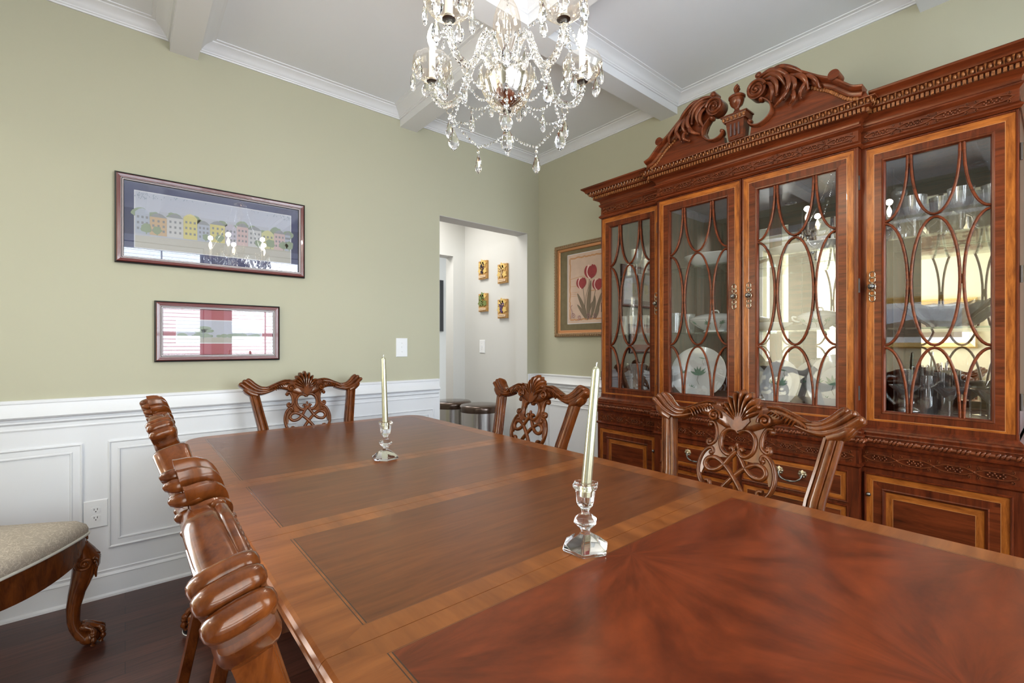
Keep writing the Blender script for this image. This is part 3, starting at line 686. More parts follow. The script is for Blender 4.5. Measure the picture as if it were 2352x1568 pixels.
def claw_leg(b, bx, by, dx, dy, H, s=1.0):
    """cabriole leg: top block at (bx,by), kicking out along (dx,dy)"""
    d = Vector((dx, dy, 0)).normalized(); q = Vector((-d.y, d.x, 0)); c = Vector((bx, by, 0))
    T = [(1.00, -.002, .027), (.93, .004, .030), (.86, .020, .036), (.78, .034, .040), (.70, .034, .038), (.60, .022, .031), (.48, .006, .024), (.36, -.004, .0200), (.24, -.004, .0180), (.17, .004, .0195), (.12, .018, .024), (.07, .034, .029)]
    R = []
    for z, o, r in T:
        ring = []
        for j in range(14):
            a = 2*pi*j/14; k = r*s*(1+.13*abs(cos(a*2)))
            ring.append(c+d*(o*s+k*cos(a))+q*(k*sin(a))+Vector((0, 0, z*H)))
        R.append(ring)
    b.rings(R)
    fc = c+d*(.046*s)
    b.ell(fc+Vector((0, 0, .030*s)), .036*s, .036*s, .030*s, 14, 8)               # the ball
    for a in (-75, -25, 25, 75):                                                # the talons
        e = Matrix.Rotation(radians(a), 3, 'Z') @ d
        pts = [c+d*(.016*s)+e*(.012*s)+Vector((0, 0, .085*s)), fc+e*(.030*s)+Vector((0, 0, .066*s)), fc+e*(.041*s)+Vector((0, 0, .045*s)), fc+e*(.043*s)+Vector((0, 0, .024*s)), fc+e*(.036*s)+Vector((0, 0, .007*s))]
        b.tube(spline(pts, 4), [(.012+.0035*sin(i*1.25))*s*(1-.4*i/16) for i in range(17)], n=8)
        b.ell(fc+e*(.042*s)+Vector((0, 0, .046*s)), .011*s, .011*s, .010*s, 8, 5)
    return d, q, c
for sx, sy in ((-1, 1), (1, 1), (1, -1), (-1, -1)):
    bx = (TX0+.085) if sx < 0 else (TX1-.085); by = TY1-.275 if sy > 0 else TY0+.19
    b = MB(); claw_leg(b, bx, by, sx*.6, -sy*.3 if sy > 0 else sy*.5, TZ-.10, 1.25); b.box((bx-.035, by-.035, TZ-.13), (bx+.035, by+.035, TZ-.036))
    lg = b.build('leg', chairw, table)
    e = Vector((sx*.6, -sy*.3 if sy > 0 else sy*.5, 0)).normalized()*.058
    b = MB(); b.lathe([(.058, 0), (.060, .002), (.060, .005)], 28, (bx+e.x, by+e.y, 0), mi=1); b.lathe([(.058, .005), (.058, .012), (.045, .013)], 28, (bx+e.x, by+e.y, 0), mi=0)
    b.build('caster_cup', [blackm, platem], lg)

# ================================================================== CHAIRS
def make_chair(label):
    t = local(thing('dining_chair', (0, 0, 0), label, 'chair', 'shell-backed dining chairs'))
    yb = lambda z: -.40-.30*(z-1.0) if z > .47 else -.241
    D = Vector((0, 1, .0)); D = Vector((0, 1, .30)).normalized()
    def P(u, z, d=0): return Vector((u, yb(z)+d*D.y, z+d*D.z))
    # crest rail
    top = [(0, 1.015), (.05, 1.020), (.08, 1.024), (.108, 1.026), (.128, 1.021), (.168, 1.004), (.202, .990), (.24, .985), (.27, .998)]
    bot = [(0, .934), (.042, .935), (.071, .948), (.103, .966), (.128, .973), (.16, .972), (.19, .962), (.24, .953), (.27, .960)]
    b = MB(); R = []
    for i in range(61):
        u = -.268+.536*i/60; zt = lerp_table(top, abs(u)); zb = lerp_table(bot, abs(u)); zc = (zt+zb)/2; hh = (zt-zb)/2; th = .0215
        ring = []
        for j in range(16):
            a = 2*pi*j/16; ca, sa = cos(a), sin(a)
            ring.append(P(u, zc+hh*math.copysign(abs(sa)**.75, sa), th*math.copysign(abs(ca)**.6, ca)))
        R.append(ring)
    b.rings(R)
    for s in (-1, 1):
        for pts, r in (([(.135, 1.003), (.170, .990), (.205, .980), (.235, .983), (.262, 1.001), (.280, 1.019), (.291, 1.027)], .0125),
                       ([(.150, .986), (.190, .972), (.225, .968), (.258, .980), (.284, 1.000), (.303, 1.017), (.309, 1.021)], .0130),
                       ([(.165, .971), (.200, .961), (.235, .957), (.268, .967), (.298, .985), (.319, 1.002), (.326, 1.007)], .0130)):
            Q = spline([P(s*u, z) for u, z in pts], 5); K = len(Q)
            e_ = (Q[-1]-Q[-2]).normalized(); Q += [Q[-1]+e_*.005, Q[-1]+e_*.009, Q[-1]+e_*.011]
            b.tube(Q, [r*min(1, .35+i/K*1.6) for i in range(K)]+[r*.86, r*.58, r*.2], [.022+.006*i/K for i in range(K)]+[.0255, .021, .013], nrm=D, n=20, sq=.72)
        b.tube([P(s*.250, .948), P(s*.278, .958), P(s*.300, .974), P(s*.312, .984)], [.014, .017, .016, .010], [.022, .025, .026, .022], nrm=D, n=18, sq=.6)
    cr = b.build('crest_rail', chairw, t, angle=50)
    # shell
    b = MB()
    for k in range(9):
        a = radians(-56+14*k); L = .094-.010*abs(k-4)**1.35*.55
        p0 = P(.012*sin(a), .962, .012); p1 = P(.6*L*sin(a), .958+.62*L*cos(a), .024); p2 = P(L*.93*sin(a), .958+L*.94*cos(a), .018); p3 = P(L*sin(a), .958+L*cos(a), -.006)
        Q = spline([p0, p1, p2, p3], 5); K = len(Q)
        b.tube(Q, [.0028+.0076*i/(K-1) for i in range(K)], [.010+.012*i/(K-1) for i in range(K)], nrm=D, n=10)
        b.ell(P(L*sin(a), .957+L*cos(a), -.004), .0105, .021, .0095, 10, 6)
    b.prism([(-.030, .985), (-.038, .965), (-.018, .938), (0, .930), (.018, .938), (.038, .965), (.030, .985), (0, .990)], lambda u, z, d: tuple(P(u, z, d)), .010, .027)
    b.build('shell_carving', chairw, t, angle=50)
    # volutes and acanthus on the crest
    for s in (-1, 1):
        b = MB()
        S2 = [(s*u, z) for u, z in spiral(.082, .972, .003, .021, -.6, 1.65, 30, 1)]
        b.tube([P(u, z, .026) for u, z in S2], .0052, .007, nrm=D, n=8)
        b.ell(P(s*.082, .972, .028), .006, .008, .006, 8, 6)
        b.ell(P(s*.058, 1.012, .022), .008, .010, .008, 8, 6)
        for i in range(9):
            u0 = .098+.009*i; z0 = lerp_table(top, u0)-.016
            pts = [P(s*(u0-.012), z0-.016-.001*i, .020), P(s*(u0+.002), z0-.004, .027), P(s*(u0+.020), z0-.012, .025), P(s*(u0+.030), z0-.024, .020)]
            Q = spline(pts, 4); K = len(Q); b.tube(Q, [.0012+.0042*sin(pi*i2/(K-1)) for i2 in range(K)], .006, nrm=D, n=7)
        Q = spline([P(s*u, z, .023) for u, z in ((.085, 1.016), (.12, 1.014), (.155, 1.000), (.19, .984), (.212, .984))], 5); K = len(Q)
        b.tube(Q, [.0052*(1-.6*i/K) for i in range(K)], .007, nrm=D, n=8)
        b.build('acanthus_carving', chairw, t, angle=50)
    # pierced splat
    b = MB()
    F = lambda u, z, d: tuple(P(u, z, d))
    for s in (-1, 1):
        def st(pts, r, d=.0, dep=.011, n=10, taper=False):
            Q = spline([P(s*u, z, d) for u, z in pts], 5); K = len(Q)
            b.tube(Q, [r*(1 if not taper else 1-.5*i/K) for i in range(K)], dep, nrm=D, n=n)
        st([(.103, .952), (.088, .952), (.078, .938), (.072, .915), (.074, .893), (.086, .880), (.099, .878), (.100, .890), (.090, .893)], .0075)
        b.ell(P(s*.100, .944, 0), .0105, .014, .0105, 8, 6); b.ell(P(s*.092, .888, .004), .008, .012, .008, 8, 6)
        st([(.086, .845), (.077, .856), (.083, .868), (.097, .864), (.112, .845), (.121, .815), (.120, .785), (.110, .758), (.092, .742), (.078, .748), (.080, .762), (.092, .762)], .0078)
        b.ell(P(s*.084, .853, .004), .008, .012, .008, 8, 6)
        st([(0, .926), (.012, .936), (.032, .936), (.050, .921), (.056, .897), (.050, .872), (.033, .856), (.016, .856), (.008, .868), (.014, .878), (.022, .872)], .0078, .004, .012)
        sg = .003*s
        st([(-.002, .868), (.014, .850), (.034, .820), (.058, .801), (.083, .799), (.096, .814), (.088, .832), (.066, .838), (.042, .828), (.015, .806), (-.008, .780), (-.030, .750), (-.045, .715)], .0085, .006+sg, .010)
        st([(.100, .745), (.075, .70), (.055, .63), (.050, .56), (.062, .50), (.085, .47)], .010)
        st([(.045, .715), (.020, .68), (.0, .66)], .0085); st([(.0, .66), (.030, .62), (.028, .57), (0, .55)], .0075)
        pl = [(.0, .955), (.090, .955), (.078, .940), (.070, .915), (.072, .893), (.086, .872), (.082, .850), (.060, .842), (.030, .845), (.010, .850), (.018, .857), (.033, .858), (.049, .873), (.055, .897), (.049, .920), (.032, .934), (.012, .934), (0, .926)]
        b.prism([(s*u, z) for u, z in pl], F, -.008, .006)
        pl = [(.083, .866), (.099, .862), (.112, .843), (.119, .812), (.117, .785), (.108, .782), (.103, .800), (.101, .820), (.090, .838), (.070, .846)]
        b.prism([(s*u, z) for u, z in pl], F, -.008, .005)
    b.tube([P(-.008, .872, .008), P(0, .892, .010), P(.008, .872, .008)], .005, n=8)
    b.ell(P(0, .888, .008), .006, .008, .010, 8, 6)
    b.build('splat', chairw, t, angle=50)
    # back posts run on into the rear legs
    for s in (-1, 1):
        b = MB(); R = []
        for z, u, w, dp in ((.985, .268, .024, .020), (.955, .265, .024, .020), (.87, .250, .024, .019), (.775, .232, .025, .019), (.65, .222, .026, .020), (.50, .218, .027, .022), (.44, .218, .026, .022), (.30, .220, .021, .019), (.15, .224, .018, .017), (0, .228, .019, .018)):
            y = yb(z)-(0 if z > .44 else (.44-z)*.20); ring = []
            prof = [(-1, -1), (1, -1), (1, .55), (.92, .75), (.62, .80), (.55, .62), (.45, .85), (.22, 1.0), (-.22, 1.0), (-.45, .85), (-.55, .62), (-.62, .80), (-.92, .75), (-1, .55)]
            for a, c in prof: ring.append((s*u+a*w, y+c*dp, z))
            R.append(ring)
        b.rings(R); b.build('rear_leg', chairw, t, angle=30)
    # seat frame
    outl = []
    ol = [(-.274, .180), (-.270, .222), (-.240, .246), (-.13, .264), (0, .271), (.13, .264), (.240, .246), (.270, .222), (.274, .180), (.250, 0), (.226, -.205), (.205, -.228), (0, -.236), (-.205, -.228), (-.226, -.205), (-.250, 0)]
    def outline(sc=1.0): return [(p.x*sc, p.y*sc) for p in spline([(a, c, 0) for a, c in ol], 4, True)]
    o1 = outline(1.0); o2 = outline(.93)
    b = MB(); n = len(o1)
    def skirt(x, y, f):     # serpentine lower edge
        return .345+.035*abs(x/.275)**2 if y > .1 else .36
    R = [[(x, y, .455) for x, y in o1], [(x, y, skirt(x, y, 0)) for x, y in o1], [(x, y, skirt(x, y, 0)) for x, y in o2], [(x, y, .455) for x, y in o2]]
    b.rings(R, loop=True, caps=False); b.build('seat_rail', chairw, t, angle=30)
    # cushion
    b = MB(); R = []; co = outline(1.0)
    cs = co
    for sc, z in ((.985, .450), (1.015, .458), (1.02, .475), (1.00, .492), (.94, .507), (.82, .518), (.62, .525), (.35, .529), (.05, .530)): R.append([(x*sc, y*sc, z) for x, y in cs])
    b.rings(R); cu = b.build('seat_cushion', fabric, t, angle=80)
    b = MB(); b.tube([(x*1.02, y*1.02, .457) for x, y in cs], .0055, loop=True, n=8); b.build('piping', pipingm, cu)
    # cabriole front legs with carved knees and claw feet
    for s in (-1, 1):
        b = MB(); d, q, c = claw_leg(b, s*.245, .205, s*.55, .75, .455)
        lg = b.build('front_leg', chairw, t, angle=50)
        b = MB(); z0 = .345
        for sg in (-1, 1):
            wc = c+d*.030+q*(sg*.0445)+Vector((0, 0, z0))
            ex = d; ez = Vector((0, 0, 1))
            pts = [wc+ex*u+ez*v for u, v in spiral(0, 0, .003, .027, .3, 1.6, 26, -1)]
            b.tube(pts, .0056, .0062, nrm=q, n=8); b.ell(wc, .008, .008, .008, 8, 6)
            for k in range(4):
                b.tube(spline([wc+ex*(.026+.004*k)+ez*(.014-.012*k)-q*(sg*.004), c+d*(.060+.001*k)+q*(sg*.030)+ez*(z0+.010-.018*k), c+d*(.070-.002*k)+q*(sg*.014)+ez*(z0-.006-.022*k)], 4), [.0028+.003*sin(pi*j/8) for j in range(9)], n=7)
            b.tube(spline([wc+ez*.022+q*sg*-.004, c+d*.052+q*(sg*.030)+ez*(z0-.02), c+d*.044+q*(sg*.022)+ez*(z0-.08), c+d*.026+q*(sg*.010)+ez*(z0-.125)], 5), [.0065*(1-.5*i/15) for i in range(16)], n=8)
            # bracket ears under the rail
            e = Vector((-s, 0, 0)) if (q*sg).dot(Vector((-s, 0, 0))) > 0.3 else Vector((0, -1, 0))
            b.tube(spline([c+Vector((0, 0, .40))+e*.02, c+Vector((0, 0, .375))+e*.065, c+Vector((0, 0, .372))+e*.11], 5), [.032, .030, .028, .026, .024, .022, .019, .015, .011, .007, .004], [.024]*6+[.022, .020, .017, .013, .010], nrm=e.cross(Vector((0, 0, 1))), n=10)
            b.ell(c+Vector((0, 0, .378))+e*.085+q*(sg*.004), .014, .014, .012, 8, 6)
        for k in range(6):
            v = .018*k; o_ = (.072, .073, .070, .064, .055, .046)[k]
            b.tube([c+d*(o_-.010)+q*(.016-.002*k)+Vector((0, 0, z0+.03-v)), c+d*(o_+.002)+Vector((0, 0, z0+.018-v)), c+d*(o_-.010)+q*(-.016+.002*k)+Vector((0, 0, z0+.03-v))], .0042, n=6)
        for k in range(8): b.ell(c+d*.034+Vector((0, 0, .365+.011*k))+q*(.008*(-1)**k), .0075, .0075, .0065, 7, 5)
        b.build('knee_carving', chairw, lg, angle=50)
    return t
chair = make_chair('carved mahogany dining chair at the head of the table, below the framed pictures')
chair.location = (.80, 2.43, 0); chair.rotation_euler = (0, 0, pi)
for x, y, rz, lb in ((1.175, 1.69, pi/2, 'carved mahogany dining chair on the cabinet side of the table, farther one, near the doorway'),
                     (1.19, .695, pi/2, 'carved mahogany dining chair directly in front of the china cabinet doors, nearer one'),
                     (.472, 1.735, -pi/2, 'carved mahogany dining chair left of the table, farther of two seen end-on'),
                     (.472, .745, -pi/2, 'carved mahogany dining chair in the left foreground, nearest to the viewer, seen end-on'),
                     (-.464, 2.477, atan2(-.57, .82)-pi/2, 'cream-seated carved chair pulled away from the table by the wainscot and power outlet')):
    c = copy_tree(chair); c.location = (x, y, 0); c.rotation_euler = (0, 0, rz); c['label'] = lb
# ================================================================== CANDLE HOLDERS
def holder(x, y, lean, rot, lb1, lb2):
    t = thing('candle_holder', (x, y, TZ), lb1, 'candle holder', 'crystal candle holders on the table')
    b = MB()
    prof = [(.001, .0), (.051, .0), (.053, .003), (.0535, .008), (.047, .013), (.036, .022), (.022, .030), (.0125, .035), (.0105, .040), (.0125, .046), (.021, .054), (.0275, .060), (.0275, .064), (.020, .071), (.0125, .076), (.0095, .081), (.0100, .086),
            (.013, .091), (.0195, .098), (.0215, .108), (.0225, .122), (.0235, .130), (.030, .136), (.0305, .142), (.029, .1445), (.020, .1445), (.0135, .141), (.0130, .116), (.001, .114)]
    k = 6; R = []
    for r, z in prof: R.append([(x+r*cos(2*pi*j/k+rot), y+r*sin(2*pi*j/k+rot), TZ+.0005+z) for j in range(k)])
    b.rings(R); o = b.build('crystal_body', glass, t, angle=10)
    bv = o.modifiers.new('soft_edges', 'BEVEL'); bv.width = .0012; bv.segments = 2; bv.limit_method = 'ANGLE'; bv.angle_limit = radians(14)
    t2 = thing('taper_candle', (x, y, TZ+.116), lb2, 'candle', 'champagne taper candles')
    l = Vector(lean); b = MB(); h = .283
    P = [Vector((x, y, TZ+.1165))+Vector((l.x*v, l.y*v, h*v)) for v in [0, .1, .3, .5, .7, .9, .965, .985, .995, 1.0]]
    b.tube(P, [.0118, .0116, .0112, .0106, .0098, .0090, .0086, .0070, .0045, .0020], n=24); b.build('wax_taper', candlem, t2, angle=60)
    b = MB(); b.tube([P[-1]-Vector((0, 0, .002)), P[-1]+Vector((0, 0, .004)), P[-1]+Vector((.002, 0, .008))], .0011, n=6); b.build('wick', platem, t2)
rx, ry = cos(YAW), -sin(YAW)
holder(.785, 1.715, (-.008*rx, -.008*ry), .25, 'faceted crystal candle holder on the far half of the table', 'champagne-coloured taper candle in the far crystal holder')
holder(.772, .673, (.024*rx, .024*ry), .62, 'faceted crystal candle holder on the near half of the table, the larger-looking one', 'champagne-coloured leaning taper candle in the near crystal holder')
# ================================================================== CHINA CABINET
YC = 1.035; XW = 2.40; XCN = 2.355; YLo, YHi = .103, 1.958; CH = .478; XBK = 2.79
cab = thing('china_cabinet', (2.6, YC, 0), 'tall breakfront mahogany china cabinet with swan-neck pediment and oval-traceried glass doors', 'china cabinet')
def plan(xw, xc, dy=0, dc=0, back=XBK):
    """outline of the breakfront in plan, wing face xw, centre face xc"""
    return [(back, YHi+dy), (xw, YHi+dy), (xw, YC+CH+dc), (xc, YC+CH+dc), (xc, YC-CH-dc), (xw, YC-CH-dc), (xw, YLo-dy), (back, YLo-dy)]
PU = plan(XW, XCN); XWB = 2.385; XCB = 2.340; PB = plan(XWB, XCB, .015, .006)
SD = 1      # outward side of the path
def psweep(path, prof): return MB().sweep(path, prof, side=SD)
# carcass of the hutch: ends, dividers, top, bottom, back posts
b = MB()
b.box((XW+.02, YHi-.022, .86), (XBK, YHi, 2.10)); b.box((XW+.02, YLo, .86), (XBK, YLo+.022, 2.10))
b.box((XW+.0, YLo, .862), (XBK, YHi, .905)); b.box((XCN, YC-CH, .862), (XW+.01, YC+CH, .905))
b.box((XW+.008, YLo+.008, 2.053), (XBK, YHi-.008, 2.20)); b.box((XCN+.008, YC-CH+.008, 2.053), (XW+.02, YC+CH-.008, 2.20))
b.box((XW-.001, YC+CH-.0, .905), (XBK, YC+CH+.016, 2.06)); b.box((XW-.001, YC-CH-.016, .905), (XBK, YC-CH, 2.06))
b.box((XCN+.002, YC+CH-.018, .88), (XW+.02, YC+CH, 2.06)); b.box((XCN+.002, YC-CH, .88), (XW+.02, YC-CH+.018, 2.06))
for yy in (YC+CH+.008, YC-CH-.008, YC): b.box((XBK-.02, yy-.03, .9), (XBK-.012, yy+.03, 2.06))
b.box((XBK-.006, YLo, .86), (XBK, YHi, 2.2))
b.build('hutch_carcass', maho, cab)
b = MB()
for y0, y1 in ((YLo+.022, YC-CH-.016), (YC-CH, YC-.03), (YC+.03, YC+CH), (YC+CH+.016, YHi-.022)):
    b.box((XBK-.012, y0, .905), (XBK-.007, y1, 2.052))
b.build('mirror_back', mirror, cab, flat=True)
# frieze and cornice
b = psweep(PU, [(-.01, 2.050), (.004, 2.050), (.011, 2.058), (.011, 2.063), (.004, 2.070), (.000, 2.076), (.000, 2.120), (.004, 2.124), (.011, 2.132), (.011, 2.138), (.004, 2.143), (.004, 2.147), (.007, 2.158), (.016, 2.167), (.030, 2.173), (.034, 2.175), (.034, 2.192), (.046, 2.194), (.050, 2.196), (.050, 2.1975), (.060, 2.2165), (.072, 2.2165), (.073, 2.220), (-.01, 2.220)])
b.build('cornice_moulding', mahoh, cab, angle=30)
cove = [(.04, 2.2195), (.074, 2.2195), (.075, 2.223), (.079, 2.229), (.086, 2.235), (.093, 2.239), (.095, 2.243), (.095, 2.248), (.04, 2.248)]
for pth in ([(XBK, YHi), (XW, YHi), (XW, YC+CH+.045)], [(XW, YC-CH-.045), (XW, YLo), (XBK, YLo)]):
    psweep(pth, cove).build('cornice_cove', mahoh, cab, angle=30)
MB().box((XW-.05, YLo-.05, 2.218), (XBK, YHi+.05, 2.224)).build('cabinet_top', maho, cab)
def along(path, off, pitch, closed=False):
    """points and directions evenly spaced on the mitred offset of a plan path"""
    P = [Vector(p) for p in path]; Q = []
    for i in range(len(P)):
        ns = []
        for a, c in ((i-1, i), (i, i+1)):
            if a < 0 or c >= len(P): continue
            d = (P[c]-P[a]).normalized(); ns.append(Vector((d.y, -d.x))*SD)
        m_ = ns[0] if len(ns) == 1 else (ns[0]+ns[1])/max((ns[0]+ns[1]).dot(ns[0]), .2)
        Q.append(P[i]+m_*off)
    out = []
    for a, c in zip(Q, Q[1:]):
        L = (c-a).length; n = max(1, round(L/pitch)); d = (c-a)/L
        for k in range(n): out.append((a+d*(L*(k+.5)/n), d, Vector((d.y, -d.x))*SD))
    return out
b = MB()
for p, d, nn in along(PU, .034, .0148):
    M = Matrix(((d.x, nn.x, 0), (d.y, nn.y, 0), (0, 0, 1)))
    b.xbox((p.x+nn.x*.0045, p.y+nn.y*.0045, 2.1835), .0047, .005, .0078, M)
b.build('dentil_course', gilt, cab, flat=True)
b = MB()
for p, d, nn in along(PU, .057, .0225):
    M = Matrix(((d.x, nn.x, 0), (d.y, nn.y, 0), (0, 0, 1)))
    b.ell((p.x+nn.x*.001, p.y+nn.y*.001, 2.2075), .0062, .0065, .0095, 8, 5, M)
    q = p+d*.01125
    b.tube([(q.x+nn.x*-.004, q.y+nn.y*-.004, 2.198), (q.x+nn.x*.006, q.y+nn.y*.006, 2.208), (q.x+nn.x*.009, q.y+nn.y*.009, 2.2165)], [.0012, .0022, .0036], n=5)
b.build('egg_and_dart', gilt, cab, angle=60)
def fret(b, a0, a1, zc, H, f, d=.0036):
    """carved lattice of crossing scrolls with little blossom clusters"""
    L = a1-a0; n = max(2, round(L/.105)); p = L/n; r = .0030
    def T(pts, rr=r): b.tube([f(a, z, d) for a, z in pts], rr, .0048, n=6, nrm=nfn)
    nfn = Vector(f(0, 0, 1))-Vector(f(0, 0, 0))
    A = H*.40
    for s in (-1, 1):
        T([(a0+L*i/(n*12), zc+s*A*sin(pi*i/12)*(.8+.2*cos(2*pi*i/12))) for i in range(n*12+1)])
    for k in range(n+1):
        a = a0+p*k
        for sx in (-1, 1):
            if not a0 <= a+sx*.01 <= a1: continue
            for sz in (-1, 1):
                T([(a+sx*u, zc+sz*v) for u, v in spiral(p*.13, A*.80, .0012, .0065, 2.6, 1.1, 9, -1)], .0017)
                b.ell(f(a+sx*p*.13, zc+sz*A*.80, d+.001), .0026, .0026, .0026, 6, 4)
        b.ell(f(a, zc, d+.001), .005, .005, .005, 7, 4) if a0 < a < a1 else None
    for k in range(n):
        a = a0+p*(k+.5)
        for u, v in ((0, 0), (.0095, .0), (-.0095, .0), (.017, .007), (-.017, .007), (.017, -.007), (-.017, -.007), (.004, .007), (-.004, -.007), (.022, 0), (-.022, 0)):
            b.ell(f(a+u, zc+v, d+.001), .0038, .0038, .0038, 6, 4)
for a0, a1, X, nm in ((YLo+.012, YC-CH-.010, XW, 0), (YC-CH+.012, YC+CH-.012, XCN, 0), (YC+CH+.010, YHi-.012, XW, 0)):
    b = MB(); fret(b, a0, a1, 2.098, .046, lambda a, z, h, X=X: (X+.0015-h, a, z)); b.build('carved_frieze', carved, cab, angle=60)
for a0, a1, X in ((YLo+.0, YC-CH-.010, XWB), (YC-CH+.010, YC+CH-.010, XCB), (YC+CH+.010, YHi-.0, XWB)):
    b = MB(); fret(b, a0, a1, .755, .054, lambda a, z, h, X=X: (X+.0015-h, a, z)); b.build('carved_frieze', carved, cab, angle=60)
# mouldings between hutch and buffet, buffet carcass
b = psweep(PB, [(-.02, .884), (-.014, .884), (-.008, .879), (-.002, .872), (-.001, .866), (.010, .864), (.012, .858), (.010, .850), (.018, .846), (.019, .843), (.014, .841), (.014, .812), (.018, .808), (.016, .801), (.006, .797), (.004, .788), (.003, .784), (.000, .783), (.000, .727), (.004, .724), (.010, .720), (.010, .716), (.004, .711), (0, .708), (0, .04), (-.02, .04)])
b.build('buffet_case', maho, cab, angle=30)
b = MB(); b.box((XWB+.004, YLo-.012, .02), (XBK, YHi+.012, .862)); b.box((XCB+.004, YC-CH, .02), (XWB+.01, YC+CH, .862)); b.build('buffet_core', maho, cab)
psweep(PB, [(0, -.0), (.016, 0), (.016, .07), (.010, .082), (.004, .090), (0, .092)]).build('plinth', maho, cab, angle=30)
b = MB()
for j, (p, d, nn) in enumerate(along(PB, .016, .0125)):
    if j % 4 == 3: b.tube([(p.x-d.x*.007, p.y-d.y*.007, .8265), (p.x+d.x*.007, p.y+d.y*.007, .8265)], .0080, n=8)
    else: b.tube([(p.x-d.x*.0055, p.y-d.y*.0055, .819), (p.x+nn.x*.005, p.y+nn.y*.005, .8265), (p.x+d.x*.0055, p.y+d.y*.0055, .834)], [.004, .0062, .004], n=7)
b.build('rope_moulding', carved, cab, angle=60)
# glazed doors
def ringset(b, r, steps, f):
    y0, y1, z0, z1 = r; prev = None
    for ins, h, mh in steps:
        R = [f(y0+ins, z0+ins, h), f(y1-ins, z0+ins, h), f(y1-ins, z1-ins, h), f(y0+ins, z1-ins, h)]
        if prev:
            for j in range(4):
                m_ = mh if not isinstance(mh, tuple) else mh[j % 2]
                b.add([prev[j], prev[(j+1) % 4], R[(j+1) % 4], R[j]], [(0, 1, 2, 3)], m_)
        prev = R
    return prev
DM = [mahoh, maho, bandh, bandv, linem, dkline]
def glass_door(X, y0, y1, hs, label):
    z0, z1 = .880, 2.049; w = .070 if X == XW else .075
    f = lambda a, z, h: (X+.020-h, a, z)
    b = MB()
    ringset(b, (y0+.0015, y1-.0015, z0, z1), [(0, 0, 0), (0, .018, 0), (.002, .0215, (1, 1)), (.006, .0215, (1, 1)), (.008, .019, (1, 1)), (.032, .019, (3, 2)), (.0335, .019, 4), (w-.012, .019, (1, 0)), (w-.010, .022, (1, 1)), (w-.004, .021, (1, 1)), (w, .012, (1, 1)), (w, 0, (1, 1)), (0, 0, 0)], f)
    d = b.build('door', DM, cab, angle=30, fixn=True); 
    gy0, gy1, gz0, gz1 = y0+w, y1-w, z0+w, z1-w-.002
    b = MB(); b.box(f(gy0-.004, gz0-.004, .004), f(gy1+.004, gz1+.004, .007)); b.build('glass_pane', pane, d, flat=True)
    b = MB(); W_ = gy1-gy0; q = W_/4; r = .0052; cy = (gy0+gy1)/2; g = .0052
    za, zb = gz0+(gz1-gz0)*.259, gz0+(gz1-gz0)*.754
    def T(pts): b.tube([f(a, z, .0115) for a, z in pts], r, .0062, nrm=(1, 0, 0), n=8)
    def arch(cx, zt, ze, sgn, half=0):
        """half-ellipse standing on ze with its tip at zt; half: -1/1 only that side"""
        H = zt-ze; n = 20; rg = range(0, n+1)
        P = [(cx-(q-g)*cos(pi*i/n), ze+H*sin(pi*i/n)**.92) for i in rg]
        if half: P = [p for p in P if (p[0]-cx)*half >= -1e-6]
        T(P)
    for k, hf in ((-2, 1), (0, 0), (2, -1)):
        cx = cy+k*q
        arch(cx, za-.0055, gz0-.004, 1, hf)                      # bottom arches
        arch(cx, zb+.0055, gz1+.004, 1, hf)                      # hanging arches at the top
        zm = (za+zb)/2; hh = (zb-za)/2-.0045; n = 40
        P = [(cx+(q-g)*cos(2*pi*i/n), zm+hh*sin(2*pi*i/n)) for i in range(n+1)]
        if hf: P = [(cx+hf*(q-g)*cos(-pi/2+pi*i/20), zm+hh*sin(-pi/2+pi*i/20)) for i in range(21)]
        if hf: T(P)
        else: b.tube([f(a, z, .0115) for a, z in P[:-1]], r, .0062, nrm=(1, 0, 0), n=8, loop=True)
    for sx in (-1, 1):
        for z_ in (gz0+.012, gz1-.012, (za+zb)/2): b.box(f(cy+sx*q-.005, z_-.018, .006), f(cy+sx*q+.005, z_+.018, .013))
    b.build('oval_tracery', mahoh, d, angle=60)
    # pull: chain-like backplate with a faceted knob
    if hs is not None:
        hy = hs; b = MB(); zc = 1.465
        fh = lambda a, z, h: f(hy+a, zc+z, h)
        def ring(z_, ra, rb, cut=0): b.tube([fh(ra*cos(t_), z_+rb*sin(t_), .0215) for t_ in [pi/2*cut+cut*.6+(2*pi-abs(cut)*1.2)*i/16 for i in range(17)]], .0022, n=6)
        for z_ in (.050, -.050): ring(z_, .0095, .013)
        for z_ in (.027, -.027): ring(z_, .0100, .010)
        for z_ in (.038, -.038, .014, -.014): b.ell(fh(0, z_, .0215), .003, .004, .004, 6, 4)
        for z_ in (.041, .033, -.041, -.033, .010, -.010):
            for s in (-1, 1): b.ell(fh(s*.010, z_, .0215), .0027, .0027, .0027, 6, 4)
        ring(0, .0115, .012)
        h_ = b.build('handle_plate', brass, d, angle=60)
        b = MB(); M = Matrix.Rotation(-pi/2, 3, 'Y')
        b.lathe([(.004, 0), (.004, .008), (.009, .012), (.0125, .018), (.010, .024), (.003, .027)], 10, fh(0, 0, .020), M)
        b.build('knob', pewter, h_, flat=True)
    return d
glass_door(XW, YC+CH+.009, YHi, YC+CH+.032, 0)
glass_door(XCN, YC, YC+CH-.006, YC+.036, 0)
glass_door(XCN, YC-CH+.006, YC, YC-.036, 0)
glass_door(XW, YLo, YC-CH-.009, YC-CH-.038, 0)
for yy in (YC-CH-.001, YC+CH+.001, YLo-.004, YHi+.004):
    for zz in (1.02, 1.47, 1.90):
        X_ = XCN+.006 if abs(yy-YC) < .6 else XW+.01
        MB().tube([(X_, yy, zz-.030), (X_, yy, zz+.030)], .0042, n=8).build('hinge', hingem, cab)
